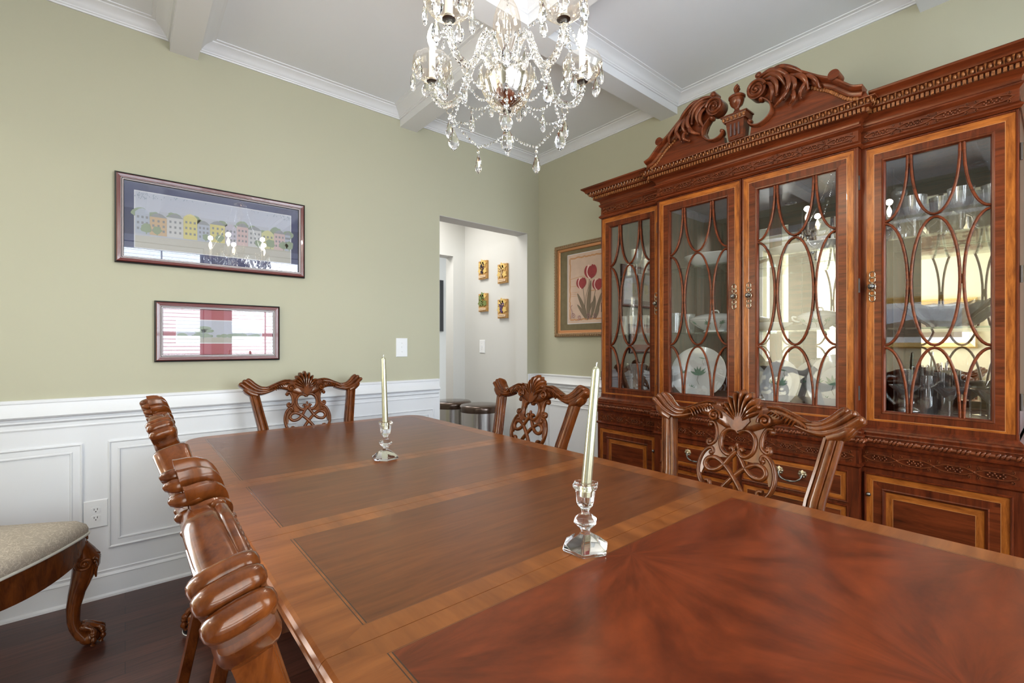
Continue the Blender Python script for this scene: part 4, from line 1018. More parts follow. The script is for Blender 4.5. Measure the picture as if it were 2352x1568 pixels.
# buffet doors and drawers
def panel_door(X, y0, y1, z0, z1, knob):
    f = lambda a, z, h: (X+.004-h, a, z)
    b = MB()
    R = ringset(b, (y0, y1, z0, z1), [(0, 0, 0), (0, .014, 0), (.003, .019, (1, 1)), (.007, .018, (1, 1)), (.009, .014, (1, 1)), (.030, .014, (3, 2)), (.0312, .014, 4), (.058, .014, (1, 0)), (.062, .017, (1, 0)), (.068, .012, (1, 1)), (.072, .006, (1, 1)), (.094, .008, (3, 2)), (.0952, .008, 4)], f)
    b.add(R, [(0, 1, 2, 3)], 0)
    d = b.build('panel_door', DM, cab, angle=25)
    b = MB(); b.ell(f(knob, z1-.09, .022), .008, .009, .009, 8, 6); b.tube([f(knob, z1-.09, .012), f(knob, z1-.09, .022)], .004, n=6); b.build('knob', pewter, d)
    return d
panel_door(XWB, .116, .542, .13, .692, .525); panel_door(XWB, YC*2-.542, YC*2-.116, .13, .692, YC*2-.525)
def bail(par, f, cy, z):
    for s in (-1, 1):
        b = MB(); M = Matrix.Rotation(-pi/2, 3, 'Y')
        b.lathe([(.017, 0), (.018, .002), (.012, .0045), (.006, .006), (.005, .010), (.0025, .013)], 16, f(cy+s*.048, z, .014), M, mod=lambda a, zz: 1+.10*cos(8*a))
        for k in range(6): b.ell(f(cy+s*.048+.012*cos(k*pi/3), z+.012*sin(k*pi/3), .018), .004, .004, .004, 6, 4)
        b.build('rosette', brass, par, angle=60)
    b = MB(); Q = spline([f(cy-.048, z-.002, .024), f(cy-.043, z-.020, .032), f(cy-.024, z-.033, .036), f(cy, z-.036, .037), f(cy+.024, z-.033, .036), f(cy+.043, z-.020, .032), f(cy+.048, z-.002, .024)], 5)
    b.tube(Q, [.0030+.0022*abs(sin(i*.35)) if 5 < i < 25 else .0032 for i in range(len(Q))], n=8); b.ell(f(cy, z-.036, .037), .006, .009, .006, 8, 6)
    b.build('bail_handle', pewter, par, angle=60)
for s in (-1, 1):
    for z0, z1, hz in ((.556, .692, .640), (.36, .545, .465), (.13, .35, .255)):
        X = XCB; f = lambda a, z, h: (X+.012-h, a, z); y0, y1 = (YC-.448, YC-.008) if s < 0 else (YC+.008, YC+.448)
        b = MB(); R = ringset(b, (y0, y1, z0, z1), [(0, 0, 0), (0, .014, 0), (.003, .019, (1, 1)), (.007, .018, (1, 1)), (.009, .014, (1, 1)), (.026, .014, (3, 2)), (.0272, .014, 4)], f)
        b.add(R, [(0, 1, 2, 3)], 0); d = b.build('drawer', DM, cab, angle=25); bail(d, f, (y0+y1)/2, hz)
# interior shelves
for z in (1.285, 1.655):
    for y0, y1 in ((YLo+.023, YC-CH-.017), (YC-CH+.001, YC+CH-.001), (YC+CH+.017, YHi-.023)):
        MB().box((XW+.045, y0, z), (XBK-.022, y1, z+.007)).build('glass_shelf', shelfg, cab, flat=True)
for yy in (YC-CH-.3, YC, YC+CH+.22):
    MB().lathe([(.032, 0), (.030, -.004), (.024, -.004), (.022, -.001)], 24, (2.56, yy, 2.052)).build('puck_light', steel, cab)
# ------------------------------------------------------------------ pediment
XP = 2.285; YP = 1.025
topc = [(.535, 2.240), (.530, 2.262), (.500, 2.262), (.465, 2.268), (.435, 2.292), (.428, 2.330), (.405, 2.356), (.380, 2.352), (.345, 2.366), (.285, 2.416), (.225, 2.456), (.175, 2.474), (.140, 2.474)]
for s in (-1, 1):
    f = lambda u, z, h: (XP-h, YP+s*u, z)
    # back board
    poly = [(.515, 2.219), (.510, 2.240), (.465, 2.262), (.435, 2.285), (.405, 2.315), (.345, 2.350), (.285, 2.396), (.225, 2.436), (.17, 2.455), (.13, 2.45), (.10, 2.41), (.118, 2.385), (.150, 2.345), (.163, 2.311), (.148, 2.272), (.110, 2.250), (.066, 2.258), (.060, 2.219)]
    b = MB(); b.prism(poly, f, -.030, .0); b.build('pediment_board', mahoh, cab, flat=True)
    # raking moulding: three stacked rolls following the neck
    b = MB(); line = [(.500, 2.238), (.462, 2.252), (.430, 2.280), (.395, 2.312), (.345, 2.344), (.285, 2.390), (.225, 2.431), (.170, 2.452)]
    Q = spline([(u, z, 0) for u, z in line], 5); nQ = len(Q)
    def off(d, h):
        out = []
        for i, p in enumerate(Q):
            t_ = (Q[min(i+1, nQ-1)]-Q[max(i-1, 0)]).normalized(); n_ = Vector((-t_.y, t_.x, 0)); n_ = n_ if n_.y > 0 else -n_
            out.append(f(p.x+n_.x*d, p.y+n_.y*d, h))
        return out
    prof = [(-.016, .0), (-.014, .006), (-.004, .012), (.002, .012), (.004, .020), (.012, .030), (.018, .034), (.0225, .034), (.0225, -.035), (-.016, -.035)]
    R = [off(d, h) for d, h in prof]; R = [[R[k][i] for k in range(len(prof))] for i in range(nQ)]
    b.rings(R); b.tube([f(p[0], p[1], p[2]) for p in [(.405+.004, 2.340, -.03), (.409, 2.340, .038)]], .021, n=16)
    b.build('swan_neck_moulding', mahoh, cab, angle=40)
    b = MB()
    for i in range(2, int(nQ*.62)):
        p = Q[i]; t_ = (Q[i+1]-Q[i-1]).normalized(); n_ = Vector((-t_.y, t_.x, 0)); n_ = n_ if n_.y > 0 else -n_
        b.ell(f(p.x-n_.x*.022, p.y-n_.y*.022, .003), .005, .0075, .0085, 8, 5)
    b.build('egg_and_dart', gilt, cab, angle=60)
    # volute: barrel plus spiral
    vc = (.100, 2.412)
    b = MB(); b.tube([f(*vc, -.032), f(*vc, .030)], .042, n=28)
    P = [f(u, z, .034) for u, z in spiral(vc[0], vc[1], .005, .042, .8, 2.1, 46, -1)]
    b.tube(P, [.0035+.0045*i/46 for i in range(47)], [.004+.006*i/46 for i in range(47)], nrm=(1, 0, 0), n=8)
    b.ell(f(*vc, .036), .010, .008, .008, 10, 6)
    b.tube([f(.108, 2.476, -.03), f(.108, 2.476, .026)], .0145, n=14); b.ell(f(.108, 2.476, .027), .008, .010, .010, 8, 6)
    b.build('volute', carved, cab, angle=50)
    # acanthus spray
    b = MB()
    for i, (a0, a1, a2, a3, w) in enumerate((
        ((.110, 2.470), (.165, 2.470), (.215, 2.440), (.255, 2.385), .0085), ((.125, 2.458), (.170, 2.452), (.205, 2.420), (.225, 2.375), .0080),
        ((.135, 2.445), (.170, 2.430), (.190, 2.395), (.185, 2.355), .0080), ((.140, 2.430), (.165, 2.405), (.172, 2.370), (.160, 2.335), .0075),
        ((.130, 2.465), (.200, 2.470), (.260, 2.435), (.300, 2.395), .0070), ((.200, 2.440), (.235, 2.410), (.240, 2.370), (.215, 2.325), .0085),
        ((.215, 2.430), (.255, 2.395), (.265, 2.360), (.250, 2.330), .0075), ((.230, 2.425), (.280, 2.395), (.305, 2.365), (.310, 2.330), .0085),
        ((.240, 2.370), (.230, 2.340), (.205, 2.315), (.180, 2.305), .0070), ((.250, 2.350), (.262, 2.325), (.258, 2.300), (.240, 2.290), .0070),
        ((.290, 2.390), (.320, 2.375), (.345, 2.345), (.355, 2.315), .0065), ((.300, 2.370), (.300, 2.345), (.285, 2.320), (.282, 2.300), .0065))):
        Qs = spline([f(a0[0], a0[1], .016), f(a1[0], a1[1], .036), f(a2[0], a2[1], .036), f(a3[0], a3[1], .020)], 6); K = len(Qs)
        b.tube(Qs, [w*(.45+.9*sin(pi*min(1, (k_+1)/K*.95))) for k_ in range(K)], .008, nrm=(1, 0, 0), n=8)
        b.ell(Qs[-1], .007, w*1.1, w*1.1, 8, 6)
    b.build('acanthus_leaves', carved, cab, angle=55)
    b = MB(); Qs = spline([f(u, z, .006) for u, z in ((.118, 2.368), (.140, 2.352), (.160, 2.325), (.162, 2.290), (.142, 2.264), (.110, 2.250), (.080, 2.256), (.064, 2.272), (.068, 2.286))], 5); K = len(Qs)
    b.tube(Qs, .0075, .026, nrm=(1, 0, 0), n=10); b.ell(f(.118, 2.362, .010), .026, .013, .012, 10, 6); b.ell(f(.066, 2.280, .010), .024, .011, .010, 10, 6)
    b.build('c_scroll', carved, cab, angle=50)
# plinth and urn
b = MB()
def frust(z0, z1, w0, w1, d0, d1, xc=XP):
    R = [[(xc-d, YP-w, z), (xc+.04, YP-w, z), (xc+.04, YP+w, z), (xc-d, YP+w, z)] for z, w, d in ((z0, w0, d0), (z1, w1, d1))]
    b.rings(R)
frust(2.219, 2.306, .034, .043, .018, .026); frust(2.306, 2.330, .052, .058, .034, .040); frust(2.330, 2.336, .063, .063, .044, .044); frust(2.336, 2.350, .04, .022, .025, .01)
b.build('urn_plinth', mahoh, cab, flat=True)
b = MB()
for k in range(6): b.ell((XP-.040, YP-.048+.0192*k, 2.318), .006, .0075, .010, 8, 5)
b.build('egg_and_dart', gilt, cab, angle=60)
b = MB()
for k in (-1, 0, 1): b.box((XP-.0275, YP+k*.019-.004, 2.235), (XP-.016, YP+k*.019+.004, 2.292))
b.build('flute', chairk, cab)
b = MB(); b.lathe([(.020, 2.346), (.016, 2.356), (.011, 2.364), (.012, 2.372), (.026, 2.385), (.032, 2.402), (.033, 2.416), (.038, 2.419), (.039, 2.426), (.034, 2.432), (.020, 2.440), (.010, 2.446)], 24, (XP-.002, YP, 0), mod=lambda a, z: 1+(.05*cos(9*a) if 2.376 < z < 2.415 else 0))
for k in range(5):
    P = [(XP-.002+.011*sin(pi*j/12)*cos(k*2*pi/5+j*.28), YP+.011*sin(pi*j/12)*sin(k*2*pi/5+j*.28), 2.443+.045*j/12) for j in range(13)]
    b.tube(P, [.006*(1-.4*j/12) for j in range(13)], n=6)
b.build('urn_finial', carved, cab, angle=50)

# ================================================================== GLASS AND CHINA IN THE CABINET
ZB, ZM, ZT = .9055, 1.2925, 1.6625
def obj1(b, name, mat, org, label, cat, group=None, ang=40): return tag(b.build(name, mat, org=org, angle=ang), label, cat, group)
def goblet(x, y, z, s, label, group='cut crystal goblets on the top shelf'):
    t = thing('crystal_goblet', (x, y, z), label, 'glass', group)
    c = (x, y, z)
    MB().lathe([(.001, 0), (.036*s, 0), (.036*s, .002), (.012*s, .006*s), (.0055*s, .014*s)], 20, c).build('foot', crys, t)
    MB().lathe([(.0055*s, .014*s), (.005*s, .04*s), (.008*s, .052*s), (.0055*s, .064*s), (.008*s, .076*s)], 12, c).build('stem', crys, t)
    MB().lathe([(.008*s, .076*s), (.024*s, .088*s), (.034*s, .110*s), (.038*s, .140*s), (.0405*s, .170*s), (.0385*s, .170*s), (.036*s, .140*s), (.031*s, .110*s), (.018*s, .092*s)], 24, c, caps=False, mod=lambda a, zz: 1+(.035*cos(12*a) if zz < .135*s else 0)).build('bowl', cutg, t)
    return t
def dup(o, loc, label):
    c = copy_tree(o); c.location = loc; c['label'] = label; return c
# right wing, top shelf
g = goblet(2.50, .400, ZT, 1.0, 'crystal goblet nearest the round-stoppered decanter on the top shelf')
dup(g, (2.60, .330, ZT), 'crystal goblet standing behind the first one on the top shelf of the right wing')
dup(g, (2.50, .262, ZT), 'tall crystal goblet in front at the middle right of the top shelf')
dup(g, (2.62, .235, ZT), 'crystal goblet at the back right of the top shelf, next to the mirror')
dup(g, (2.55, .172, ZT), 'rightmost crystal goblet, half hidden by the right edge of the door glass')
dup(g, (2.70, .385, ZT), 'crystal goblet deep at the back beside the decanter in the right wing')
def decanter(x, y, z, label, s=1.0):
    t = thing('decanter', (x, y, z), label, 'decanter')
    c = (x, y, z)
    MB().lathe([(.001, 0), (.052*s, 0), (.060*s, .01*s), (.062*s, .035*s), (.052*s, .065*s), (.030*s, .100*s), (.017*s, .130*s), (.015*s, .165*s), (.026*s, .178*s), (.027*s, .182*s)], 28, c, mod=lambda a, zz: 1+(.025*cos(14*a) if zz < .06*s else 0)).build('bottle', crys, t)
    b = MB(); b.lathe([(.012*s, .168*s), (.014*s, .190*s)], 12, c); b.ell((x, y, z+.212*s), .028*s, .028*s, .028*s, 14, 10); b.build('stopper', cutg, t)
decanter(2.61, .470, ZT, 'round-stoppered crystal decanter at the left end of the top right shelf', 1.06)
decanter(2.60, 1.597, ZT, 'ball-stoppered crystal decanter on the top shelf of the left wing', .95)
# right wing, middle: boat-shaped bowl
b = MB(); R = []
for r, z in ((.30, 0), (.34, .012), (.55, .035), (.78, .062), (.96, .082), (1.0, .094), (.97, .094), (.74, .064), (.5, .040), (.3, .02), (.02, .016)):
    R.append([(2.585+.075*r*cos(a)*(1+.05*sin(9*a)), .325+.155*r*sin(a)*(1+.04*sin(11*a)), ZM+z+(.016*sin(a)**2 if r > .7 else 0)*(1 if r > .9 else .6)+.003*sin(15*a)*(r > .5)) for a in [2*pi*k/60 for k in range(60)]])
b.rings(R); obj1(b, 'crystal_boat_bowl', cutg, (2.585, .325, ZM), 'long wavy-edged crystal boat bowl on the middle shelf of the right wing', 'bowl', ang=25)
# right wing, bottom
t = thing('glass_pitcher', (2.61, .440, ZB), 'tall clear glass pitcher with a looped handle in the bottom of the right wing', 'pitcher')
MB().lathe([(.001, 0), (.040, 0), (.042, .01), (.041, .20), (.043, .21), (.041, .21), (.039, .195), (.038, .015)], 28, (2.61, .440, ZB)).build('body', crys, t)
b = MB(); b.tube(spline([(2.60, .478, ZB+.175), (2.59, .505, ZB+.178), (2.585, .518, ZB+.145), (2.59, .510, ZB+.095), (2.60, .480, ZB+.055)], 6), .0065, n=10); b.build('handle', crys, t)
def martini(x, y, z, label):
    t = thing('martini_glass', (x, y, z), label, 'glass', 'martini glasses in the bottom of the right wing'); c = (x, y, z)
    MB().lathe([(.001, 0), (.034, 0), (.034, .0018), (.006, .005), (.0032, .012), (.0030, .085), (.004, .095)], 20, c).build('stem', crys, t)
    MB().lathe([(.004, .095), (.053, .148), (.0535, .149), (.052, .149), (.004, .0975)], 32, c, caps=False).build('bowl', crys, t)
    return t
mg = martini(2.483, .428, ZB, 'martini glass in front of the pitcher'); dup(mg, (2.483, .292, ZB), 'martini glass at front centre, between the two tracery legs'); dup(mg, (2.60, .245, ZB), 'martini glass at the back centre by the mirror'); dup(mg, (2.483, .182, ZB), 'martini glass at the right edge of the door glass')
def cyl(name, x, y, z, r, h, label, cat, group=None, flare=1.0, mat=None, mod=None):
    b = MB(); b.lathe([(.001, 0), (r, 0), (r*1.01, .004), (r*flare, h), (r*flare-.0022, h), (r-.003, .012), (.001, .010)], 26, (x, y, z), mod=mod)
    return obj1(b, name, mat or crys, (x, y, z), label, cat, group)
cyl('cylinder_glass', 2.545, .362, ZB, .026, .19, 'tall narrow cylinder glass holding clear stirring rods', 'glass')
cyl('cylinder_glass', 2.66, .335, ZB, .032, .20, 'tall cylinder vase standing behind the glass with the rods', 'vase')
for k, (dx, dy, lx, ly) in enumerate(((.004, .008, .01, .055), (-.006, .0, .012, .02), (.0, -.008, .02, -.02))):
    b = MB(); b.tube([(2.545+dx, .362+dy, ZB+.014), (2.545+dx+lx*.4, .362+dy+ly*.25, ZB+.232)], .0042, n=8)
    obj1(b, 'stirring_rod', crys, (2.545+dx, .362+dy, ZB+.014), ['clear stirring rod leaning left in the cylinder glass', 'clear stirring rod upright in the middle of the cylinder glass', 'clear stirring rod leaning right in the cylinder glass'][k], 'stirring rod', 'glass stirring rods')
t = thing('cocktail_shaker', (2.68, .170, ZB), 'brushed steel cocktail shaker at the right edge of the bottom shelf', 'cocktail shaker')
MB().lathe([(.001, 0), (.033, 0), (.038, .13)], 28, (2.68, .170, ZB)).build('cup', steel, t)
MB().lathe([(.039, .131), (.039, .145), (.030, .172), (.019, .180), (.018, .205), (.012, .212), (.002, .213)], 28, (2.68, .170, ZB)).build('cap', steel, t)
# centre: china
def sprig(b, c, f, s, rs, mi=1):
    rnd = random.Random(rs)
    for k in range(6):
        a = radians(25+k*26+rnd.uniform(-6, 6)); L = s*rnd.uniform(.75, 1.1)
        P = [f(c[0]+L*q*cos(a), c[1]+L*q*sin(a)) for q in (0, .3, .6, 1)]
        b.tube(P, [.0006, s*.12, s*.11, .0004], .0003, nrm=f.n, n=6, mi=mi)
    b.tube([f(c[0], c[1]), f(c[0]+s*.1, c[1]-s*.5), f(c[0]-s*.15, c[1]-s*.95)], .0009, n=5, mi=mi+1)
def plate_on_stand(x, y, z, rx_, rz_, yaw, label, stand_label, rs):
    """dinner plate leaning on a black easel; faces the room (-x)"""
    tilt = radians(14); M = Matrix.Rotation(yaw, 3, 'Z') @ Matrix.Rotation(-(pi/2-tilt), 3, 'Y')
    c = Vector((x, y, z+rz_*cos(tilt)+.014))
    t = thing('china_plate', (x, y, z+.014), label, 'plate', 'bamboo-leaf china plates on stands')
    b = MB(); R = []
    for r, h in ((.02, .0), (.55, .0), (.62, .006), (.80, .012), (1.0, .020), (1.0, .023), (.80, .016), (.62, .010), (.55, .004), (.02, .003)):
        R.append([c+M @ Vector((rz_*r*cos(a), rx_*r*sin(a), h)) for a in [2*pi*k/48 for k in range(48)]])
    b.rings(R); b.build('plate_body', china, t, angle=30)
    def f(u, v): return tuple(c+M @ Vector((v, u, .0055+.024*max(0, (u*u/rx_**2+v*v/rz_**2)**.5-.5))))
    f.n = M @ Vector((0, 0, 1))
    b = MB()
    for cu, cv, s, r2 in ((0, -.10, .38, 1), (-.12, .55, .26, 2), (.62, -.05, .24, 3), (.25, -.65, .20, 4), (.2, .75, .2, 5)): sprig(b, (cu*rx_, cv*rz_), f, s*rz_, rs+r2, 0)
    b.build('painted_bamboo', [leafg, leafb], t)
    t2 = thing('plate_stand', (x, y, z), stand_label, 'plate stand', 'black plate stands in the cabinet')
    b = MB(); fy = Matrix.Rotation(yaw, 3, 'Z')
    for s in (-1, 1):
        b.tube(spline([Vector((x, y, z+.004))+fy @ Vector(p) for p in ((-.045, s*.05, .030), (-.035, s*.05, .004), (0, s*.045, .003), (.045, s*.03, .004), (.03, s*.02, .09), (.05, s*.01, .16))], 4), .004, n=8)
    b.tube([Vector((x, y, z+.005))+fy @ Vector((.0, -.045, 0)), Vector((x, y, z+.005))+fy @ Vector((.0, .045, 0))], .004, n=8)
    b.build('easel_frame', blackm, t2)
plate_on_stand(2.50, 1.335, ZB, .155, .148, .12, 'largest white plate with bamboo leaves, behind the centre-left door', 'black easel under the largest plate', 10)
plate_on_stand(2.62, 1.120, ZB, .105, .105, .1, 'small white plate with bamboo leaves near the centre stile', 'black easel under the small plate by the centre stile', 20)
plate_on_stand(2.50, .905, ZB, .092, .115, -.1, 'oval white plate with bamboo leaves behind the centre-right door', 'black easel under the oval plate', 30)
plate_on_stand(2.53, .690, ZB, .110, .130, -.15, 'white plate with bamboo leaves at the right side of the centre-right door', 'black easel under the rightmost plate', 40)
plate_on_stand(2.68, .800, ZB, .110, .115, 0, 'pale plate standing at the back between the oval and rightmost plates', 'black easel under the back plate', 50)
def oval(name, x, y, z, rx_, ry_, prof, label, cat, sprigs=0, n=48):
    t = thing(name, (x, y, z), label, cat)
    b = MB(); b.rings([[(x+rx_*r*cos(2*pi*k/n), y+ry_*r*sin(2*pi*k/n), z+h) for k in range(n)] for r, h in prof]); bd = b.build('body', china, t, angle=30)
    return t
bowlp = [(.30, 0), (.34, 0), (.36, .006), (.60, .018), (.85, .042), (1.0, .066), (1.0, .069), (.84, .046), (.58, .022), (.02, .014)]
oval('serving_bowl', 2.57, 1.30, ZT, .11, .155, [(r, h*1.05) for r, h in bowlp], 'wide white serving bowl on the top shelf behind the centre-left door', 'bowl')
oval('serving_platter', 2.57, .80, ZT, .13, .205, [(r, h*.62) for r, h in bowlp], 'wide white china platter on the top shelf behind the centre-right door', 'platter')
oval('serving_bowl', 2.57, .995, ZM, .11, .115, [(r, h*.62) for r, h in bowlp], 'shallow white oval dish on the middle shelf across the centre stile', 'bowl')
oval('sauce_dish', 2.47, 1.045-.065, ZB, .04, .05, [(r, h*.45) for r, h in bowlp], 'tiny white dish on the cabinet floor in front of the plates', 'bowl')
def tureen(x, y, z, rx_, ry_, h, label, cat, name, handles):
    t = thing(name, (x, y, z), label, cat); n = 40
    def rg(P): return [[(x+rx_*r*cos(2*pi*k/n), y+ry_*r*sin(2*pi*k/n), z+hh*h) for k in range(n)] for r, hh in P]
    b = MB(); b.rings(rg([(.42, 0), (.45, .03), (.40, .10), (.70, .30), (.95, .52), (1.0, .62), (.97, .64), (.02, .64)])); b.build('body', china, t, angle=40)
    b = MB(); b.rings(rg([(1.0, .645), (.98, .68), (.80, .80), (.50, .90), (.1, .95)])); ld = b.build('lid', china, t, angle=40)
    b = MB(); b.tube(spline([(x, y-ry_*.16, z+h*.92), (x, y-ry_*.10, z+h*1.06), (x, y+ry_*.10, z+h*1.06), (x, y+ry_*.16, z+h*.92)], 5), .004, n=8); b.build('lid_handle', china, ld)
    if handles:
        for s in (-1, 1):
            b = MB(); b.tube(spline([(x, y+s*ry_*.90, z+h*.42), (x, y+s*ry_*1.18, z+h*.50), (x, y+s*ry_*1.25, z+h*.68), (x, y+s*ry_*1.05, z+h*.66)], 5), .0042, n=8); b.build('handle', china, t)
    def f(u, v):
        zz = v; r = lerp_table([(.1, .4), (.3, .72), (.52, .96), (.62, 1.01)], zz/h); a = u/ry_
        return (x-rx_*r*cos(a)*1.01, y-ry_*r*sin(a)*1.01, z+zz)
    f.n = Vector((-1, 0, 0))
    b = MB(); sprig(b, (0, h*.36), f, h*.24, 3, 0); sprig(b, (-ry_*.65, h*.40), f, h*.18, 4, 0); sprig(b, (ry_*.6, h*.38), f, h*.2, 5, 0); b.build('painted_bamboo', [leafg, leafb], t)
tureen(2.56, 1.272, ZM, .10, .150, .115, 'covered white oval tureen with bamboo leaves on the middle shelf', 'tureen', 'covered_tureen', False)
tureen(2.55, .755, ZM, .075, .095, .10, 'two-handled covered sugar bowl with bamboo leaves on the middle shelf', 'sugar bowl', 'sugar_bowl', True)
t = thing('champagne_flute', (2.415, 1.464, ZB), 'slim champagne flute beside the largest plate', 'glass'); c = (2.415, 1.464, ZB)
MB().lathe([(.001, 0), (.028, 0), (.028, .002), (.004, .006), (.003, .055)], 18, c).build('stem', crys, t)
MB().lathe([(.003, .055), (.016, .075), (.020, .11), (.019, .175), (.0175, .175), (.018, .11), (.012, .08)], 20, c, caps=False).build('bowl', crys, t)
# left wing
rib = lambda a, zz: 1+.05*cos(10*a)
for k, (x, y, lb) in enumerate(((2.50, 1.835, 'leftmost ribbed tumbler on the middle shelf of the left wing'), (2.48, 1.765, 'second ribbed tumbler from the left on the middle shelf'), (2.52, 1.695, 'third ribbed tumbler from the left on the middle shelf'),
                              (2.47, 1.470, 'ribbed tumbler just inside the centre-left door, middle shelf'), (2.62, 1.465, 'ribbed tumbler at the back inside the centre-left door'))):
    cyl('ribbed_tumbler', x, y, ZM, .030, .115, lb, 'glass', 'ribbed tumblers on the middle shelf', 1.22, cutg, rib)
b = MB(); b.ell((2.52, 1.615, ZM+.095), .042, .042, .042, 16, 10); b.lathe([(.001, 0), (.035, 0), (.045, .02), (.042, .06), (.025, .075)], 20, (2.52, 1.615, ZM)); obj1(b, 'crystal_jar', cutg, (2.52, 1.615, ZM), 'round-lidded crystal jar right of the tumblers in the left wing', 'jar')
b = MB(); b.lathe([(.001, 0), (.046, 0), (.050, .01), (.046, .06), (.052, .14), (.072, .195), (.070, .197), (.050, .14), (.043, .06), (.04, .02), (.001, .015)], 32, (2.50, 1.745, ZB), mod=lambda a, zz: 1+.05*cos(8*a+zz*40))
obj1(b, 'cut_crystal_vase', cutg, (2.50, 1.745, ZB), 'large flared cut crystal vase in the bottom of the left wing', 'vase')
b = MB(); b.lathe([(.001, 0), (.050, 0), (.056, .03), (.05, .12), (.034, .19), (.03, .24), (.035, .25), (.032, .25), (.028, .2), (.001, .02)], 28, (2.62, 1.86, ZM), mod=lambda a, zz: 1+.04*cos(12*a)); obj1(b, 'cut_crystal_vase', cutg, (2.62, 1.86, ZM), 'slender cut crystal vase at the far left of the middle shelf', 'vase')
g2 = goblet(2.49, 1.745, ZT, .95, 'wine goblet on the top shelf of the left wing', None)
for k, (x, y, lb) in enumerate(((2.47, 1.655, 'heavy square-cut glass in front on the top shelf of the left wing'), (2.56, 1.690, 'heavy square-cut glass behind its twin on the top shelf of the left wing'), (2.55, 1.84, 'squat cut tumbler at the far left of the top shelf'), (2.62, 1.775, 'squat cut tumbler behind the wine goblet'))):
    cyl('cut_tumbler', x, y, ZT, .027, .088, lb, 'glass', 'cut tumblers on the top shelf of the left wing', 1.12, cutg, lambda a, zz: 1+.04*cos(8*a))
# ================================================================== CHANDELIER
CX, CY = .826, 1.010
ch = thing('chandelier', (CX, CY, 2.862), 'five-arm crystal chandelier with lit candle bulbs, bead swags and pear drops above the table', 'chandelier')
C0 = Vector((CX, CY, 0))
rf = atan2(cos(YAW), sin(YAW))            # direction away from the camera
MB().lathe([(.055, 2.861), (.055, 2.852), (.040, 2.838), (.012, 2.825), (.004, 2.82)], 28, C0).build('canopy', chrome, ch)
b = MB(); z = 2.82
while z > 2.56:
    b.tube([C0+Vector((.006*cos(a)*(1 if int((2.82-z)/.022) % 2 else .3), .006*cos(a)*(.3 if int((2.82-z)/.022) % 2 else 1), z-.011+.014*sin(a))) for a in [2*pi*k/10 for k in range(10)]], .0018, n=5, loop=True); z -= .022
b.build('hanging_chain', chrome, ch)
flu = lambda n, d: (lambda a, zz: 1+d*cos(n*a))
MB().lathe([(.004, 2.56), (.030, 2.545), (.050, 2.535), (.052, 2.528), (.020, 2.52), (.010, 2.51), (.012, 2.48), (.024, 2.45), (.020, 2.41), (.010, 2.39)], 40, C0, mod=flu(10, .06)).build('upper_stem', cupg, ch)
b = MB(); b.lathe([(.012, 2.39), (.013, 2.37), (.022, 2.352), (.020, 2.345), (.0155, 2.30), (.0165, 2.22), (.018, 2.19), (.030, 2.165), (.0375, 2.135), (.039, 2.11), (.034, 2.085), (.024, 2.06), (.014, 2.042)], 60, C0, mod=flu(16, .05)); b.build('glass_column', colg, ch)
b = MB(); b.lathe([(.015, 2.043), (.016, 2.038), (.011, 2.034), (.011, 2.012), (.030, 2.008), (.036, 1.998), (.036, 1.984), (.012, 1.98)], 30, C0); b.build('hub', chrome, ch)
b = MB(); b.lathe([(.062, 1.978), (.060, 1.960), (.052, 1.935), (.038, 1.912), (.020, 1.897), (.009, 1.891), (.002, 1.890)], 40, C0); b.build('mirror_bowl', chrome, ch)
b = MB(); b.lathe([(.073, 1.990), (.0745, 1.975), (.070, 1.945), (.058, 1.915), (.040, 1.893), (.022, 1.882), (.010, 1.880)], 72, C0, mod=lambda a, zz: 1+.045*abs(sin(6*a)), caps=False); b.build('scalloped_bowl', cupg, ch, angle=25)
b = MB(); b.lathe([(.004, 1.892), (.011, 1.884), (.012, 1.879), (.004, 1.873), (.003, 1.866), (.0055, 1.862), (.003, 1.857)], 16, C0); b.build('finial', pewter, ch)
# prism kinds
def pear(b, p, s=1.0, ang=0, top=True):
    """faceted pear drop hanging from p"""
    p = Vector(p); M = Matrix.Rotation(ang, 3, 'Z'); k = 8; R = []
    if top:
        b.ell(p+Vector((0, 0, -.006*s)), .0055*s, .0035*s, .0055*s, 8, 4, M)
        p = p+Vector((0, 0, -.013*s))
    for r, z, d in ((.0012, 0, .8), (.0045, -.007, .8), (.0098, -.018, .62), (.0128, -.028, .55), (.0105, -.038, .6), (.0045, -.045, .7), (.0008, -.047, .8)):
        R.append([p+M @ Vector((r*s*cos(2*pi*j/k), r*s*d*sin(2*pi*j/k), z*s)) for j in range(k)])
    b.rings(R)
rnd = random.Random(21)
def drop(p, s=1.0, ang=None):
    b = MB(); pear(b, p, s, rnd.uniform(0, pi) if ang is None else ang); return b.build('pear_drop', prismg, ch, flat=True)
def chain(pts, pitch=.0115, r=.0048, sag=0):
    """string of faceted beads along a polyline with an optional sag"""
    Q = spline([tuple(p) for p in pts], 14) if len(pts) > 2 else [Vector(pts[0])+(Vector(pts[1])-Vector(pts[0]))*(i/30)-Vector((0, 0, sag*sin(pi*i/30))) for i in range(31)]
    b = MB(); acc = 0; last = Q[0]
    for a, c in zip(Q, Q[1:]):
        L = (c-a).length
        while acc+L >= pitch:
            t_ = (pitch-acc)/L; a = a+(c-a)*t_; L = (c-a).length; acc = 0
            M = Matrix.Rotation(rnd.uniform(0, pi), 3, 'Z'); b.ell(a, r, r*.55, r, 7, 4, M)
        acc += L
    return b.build('bead_chain', prismg, ch, flat=True)
RA = .235
hooks = []; humps = []; cups = []
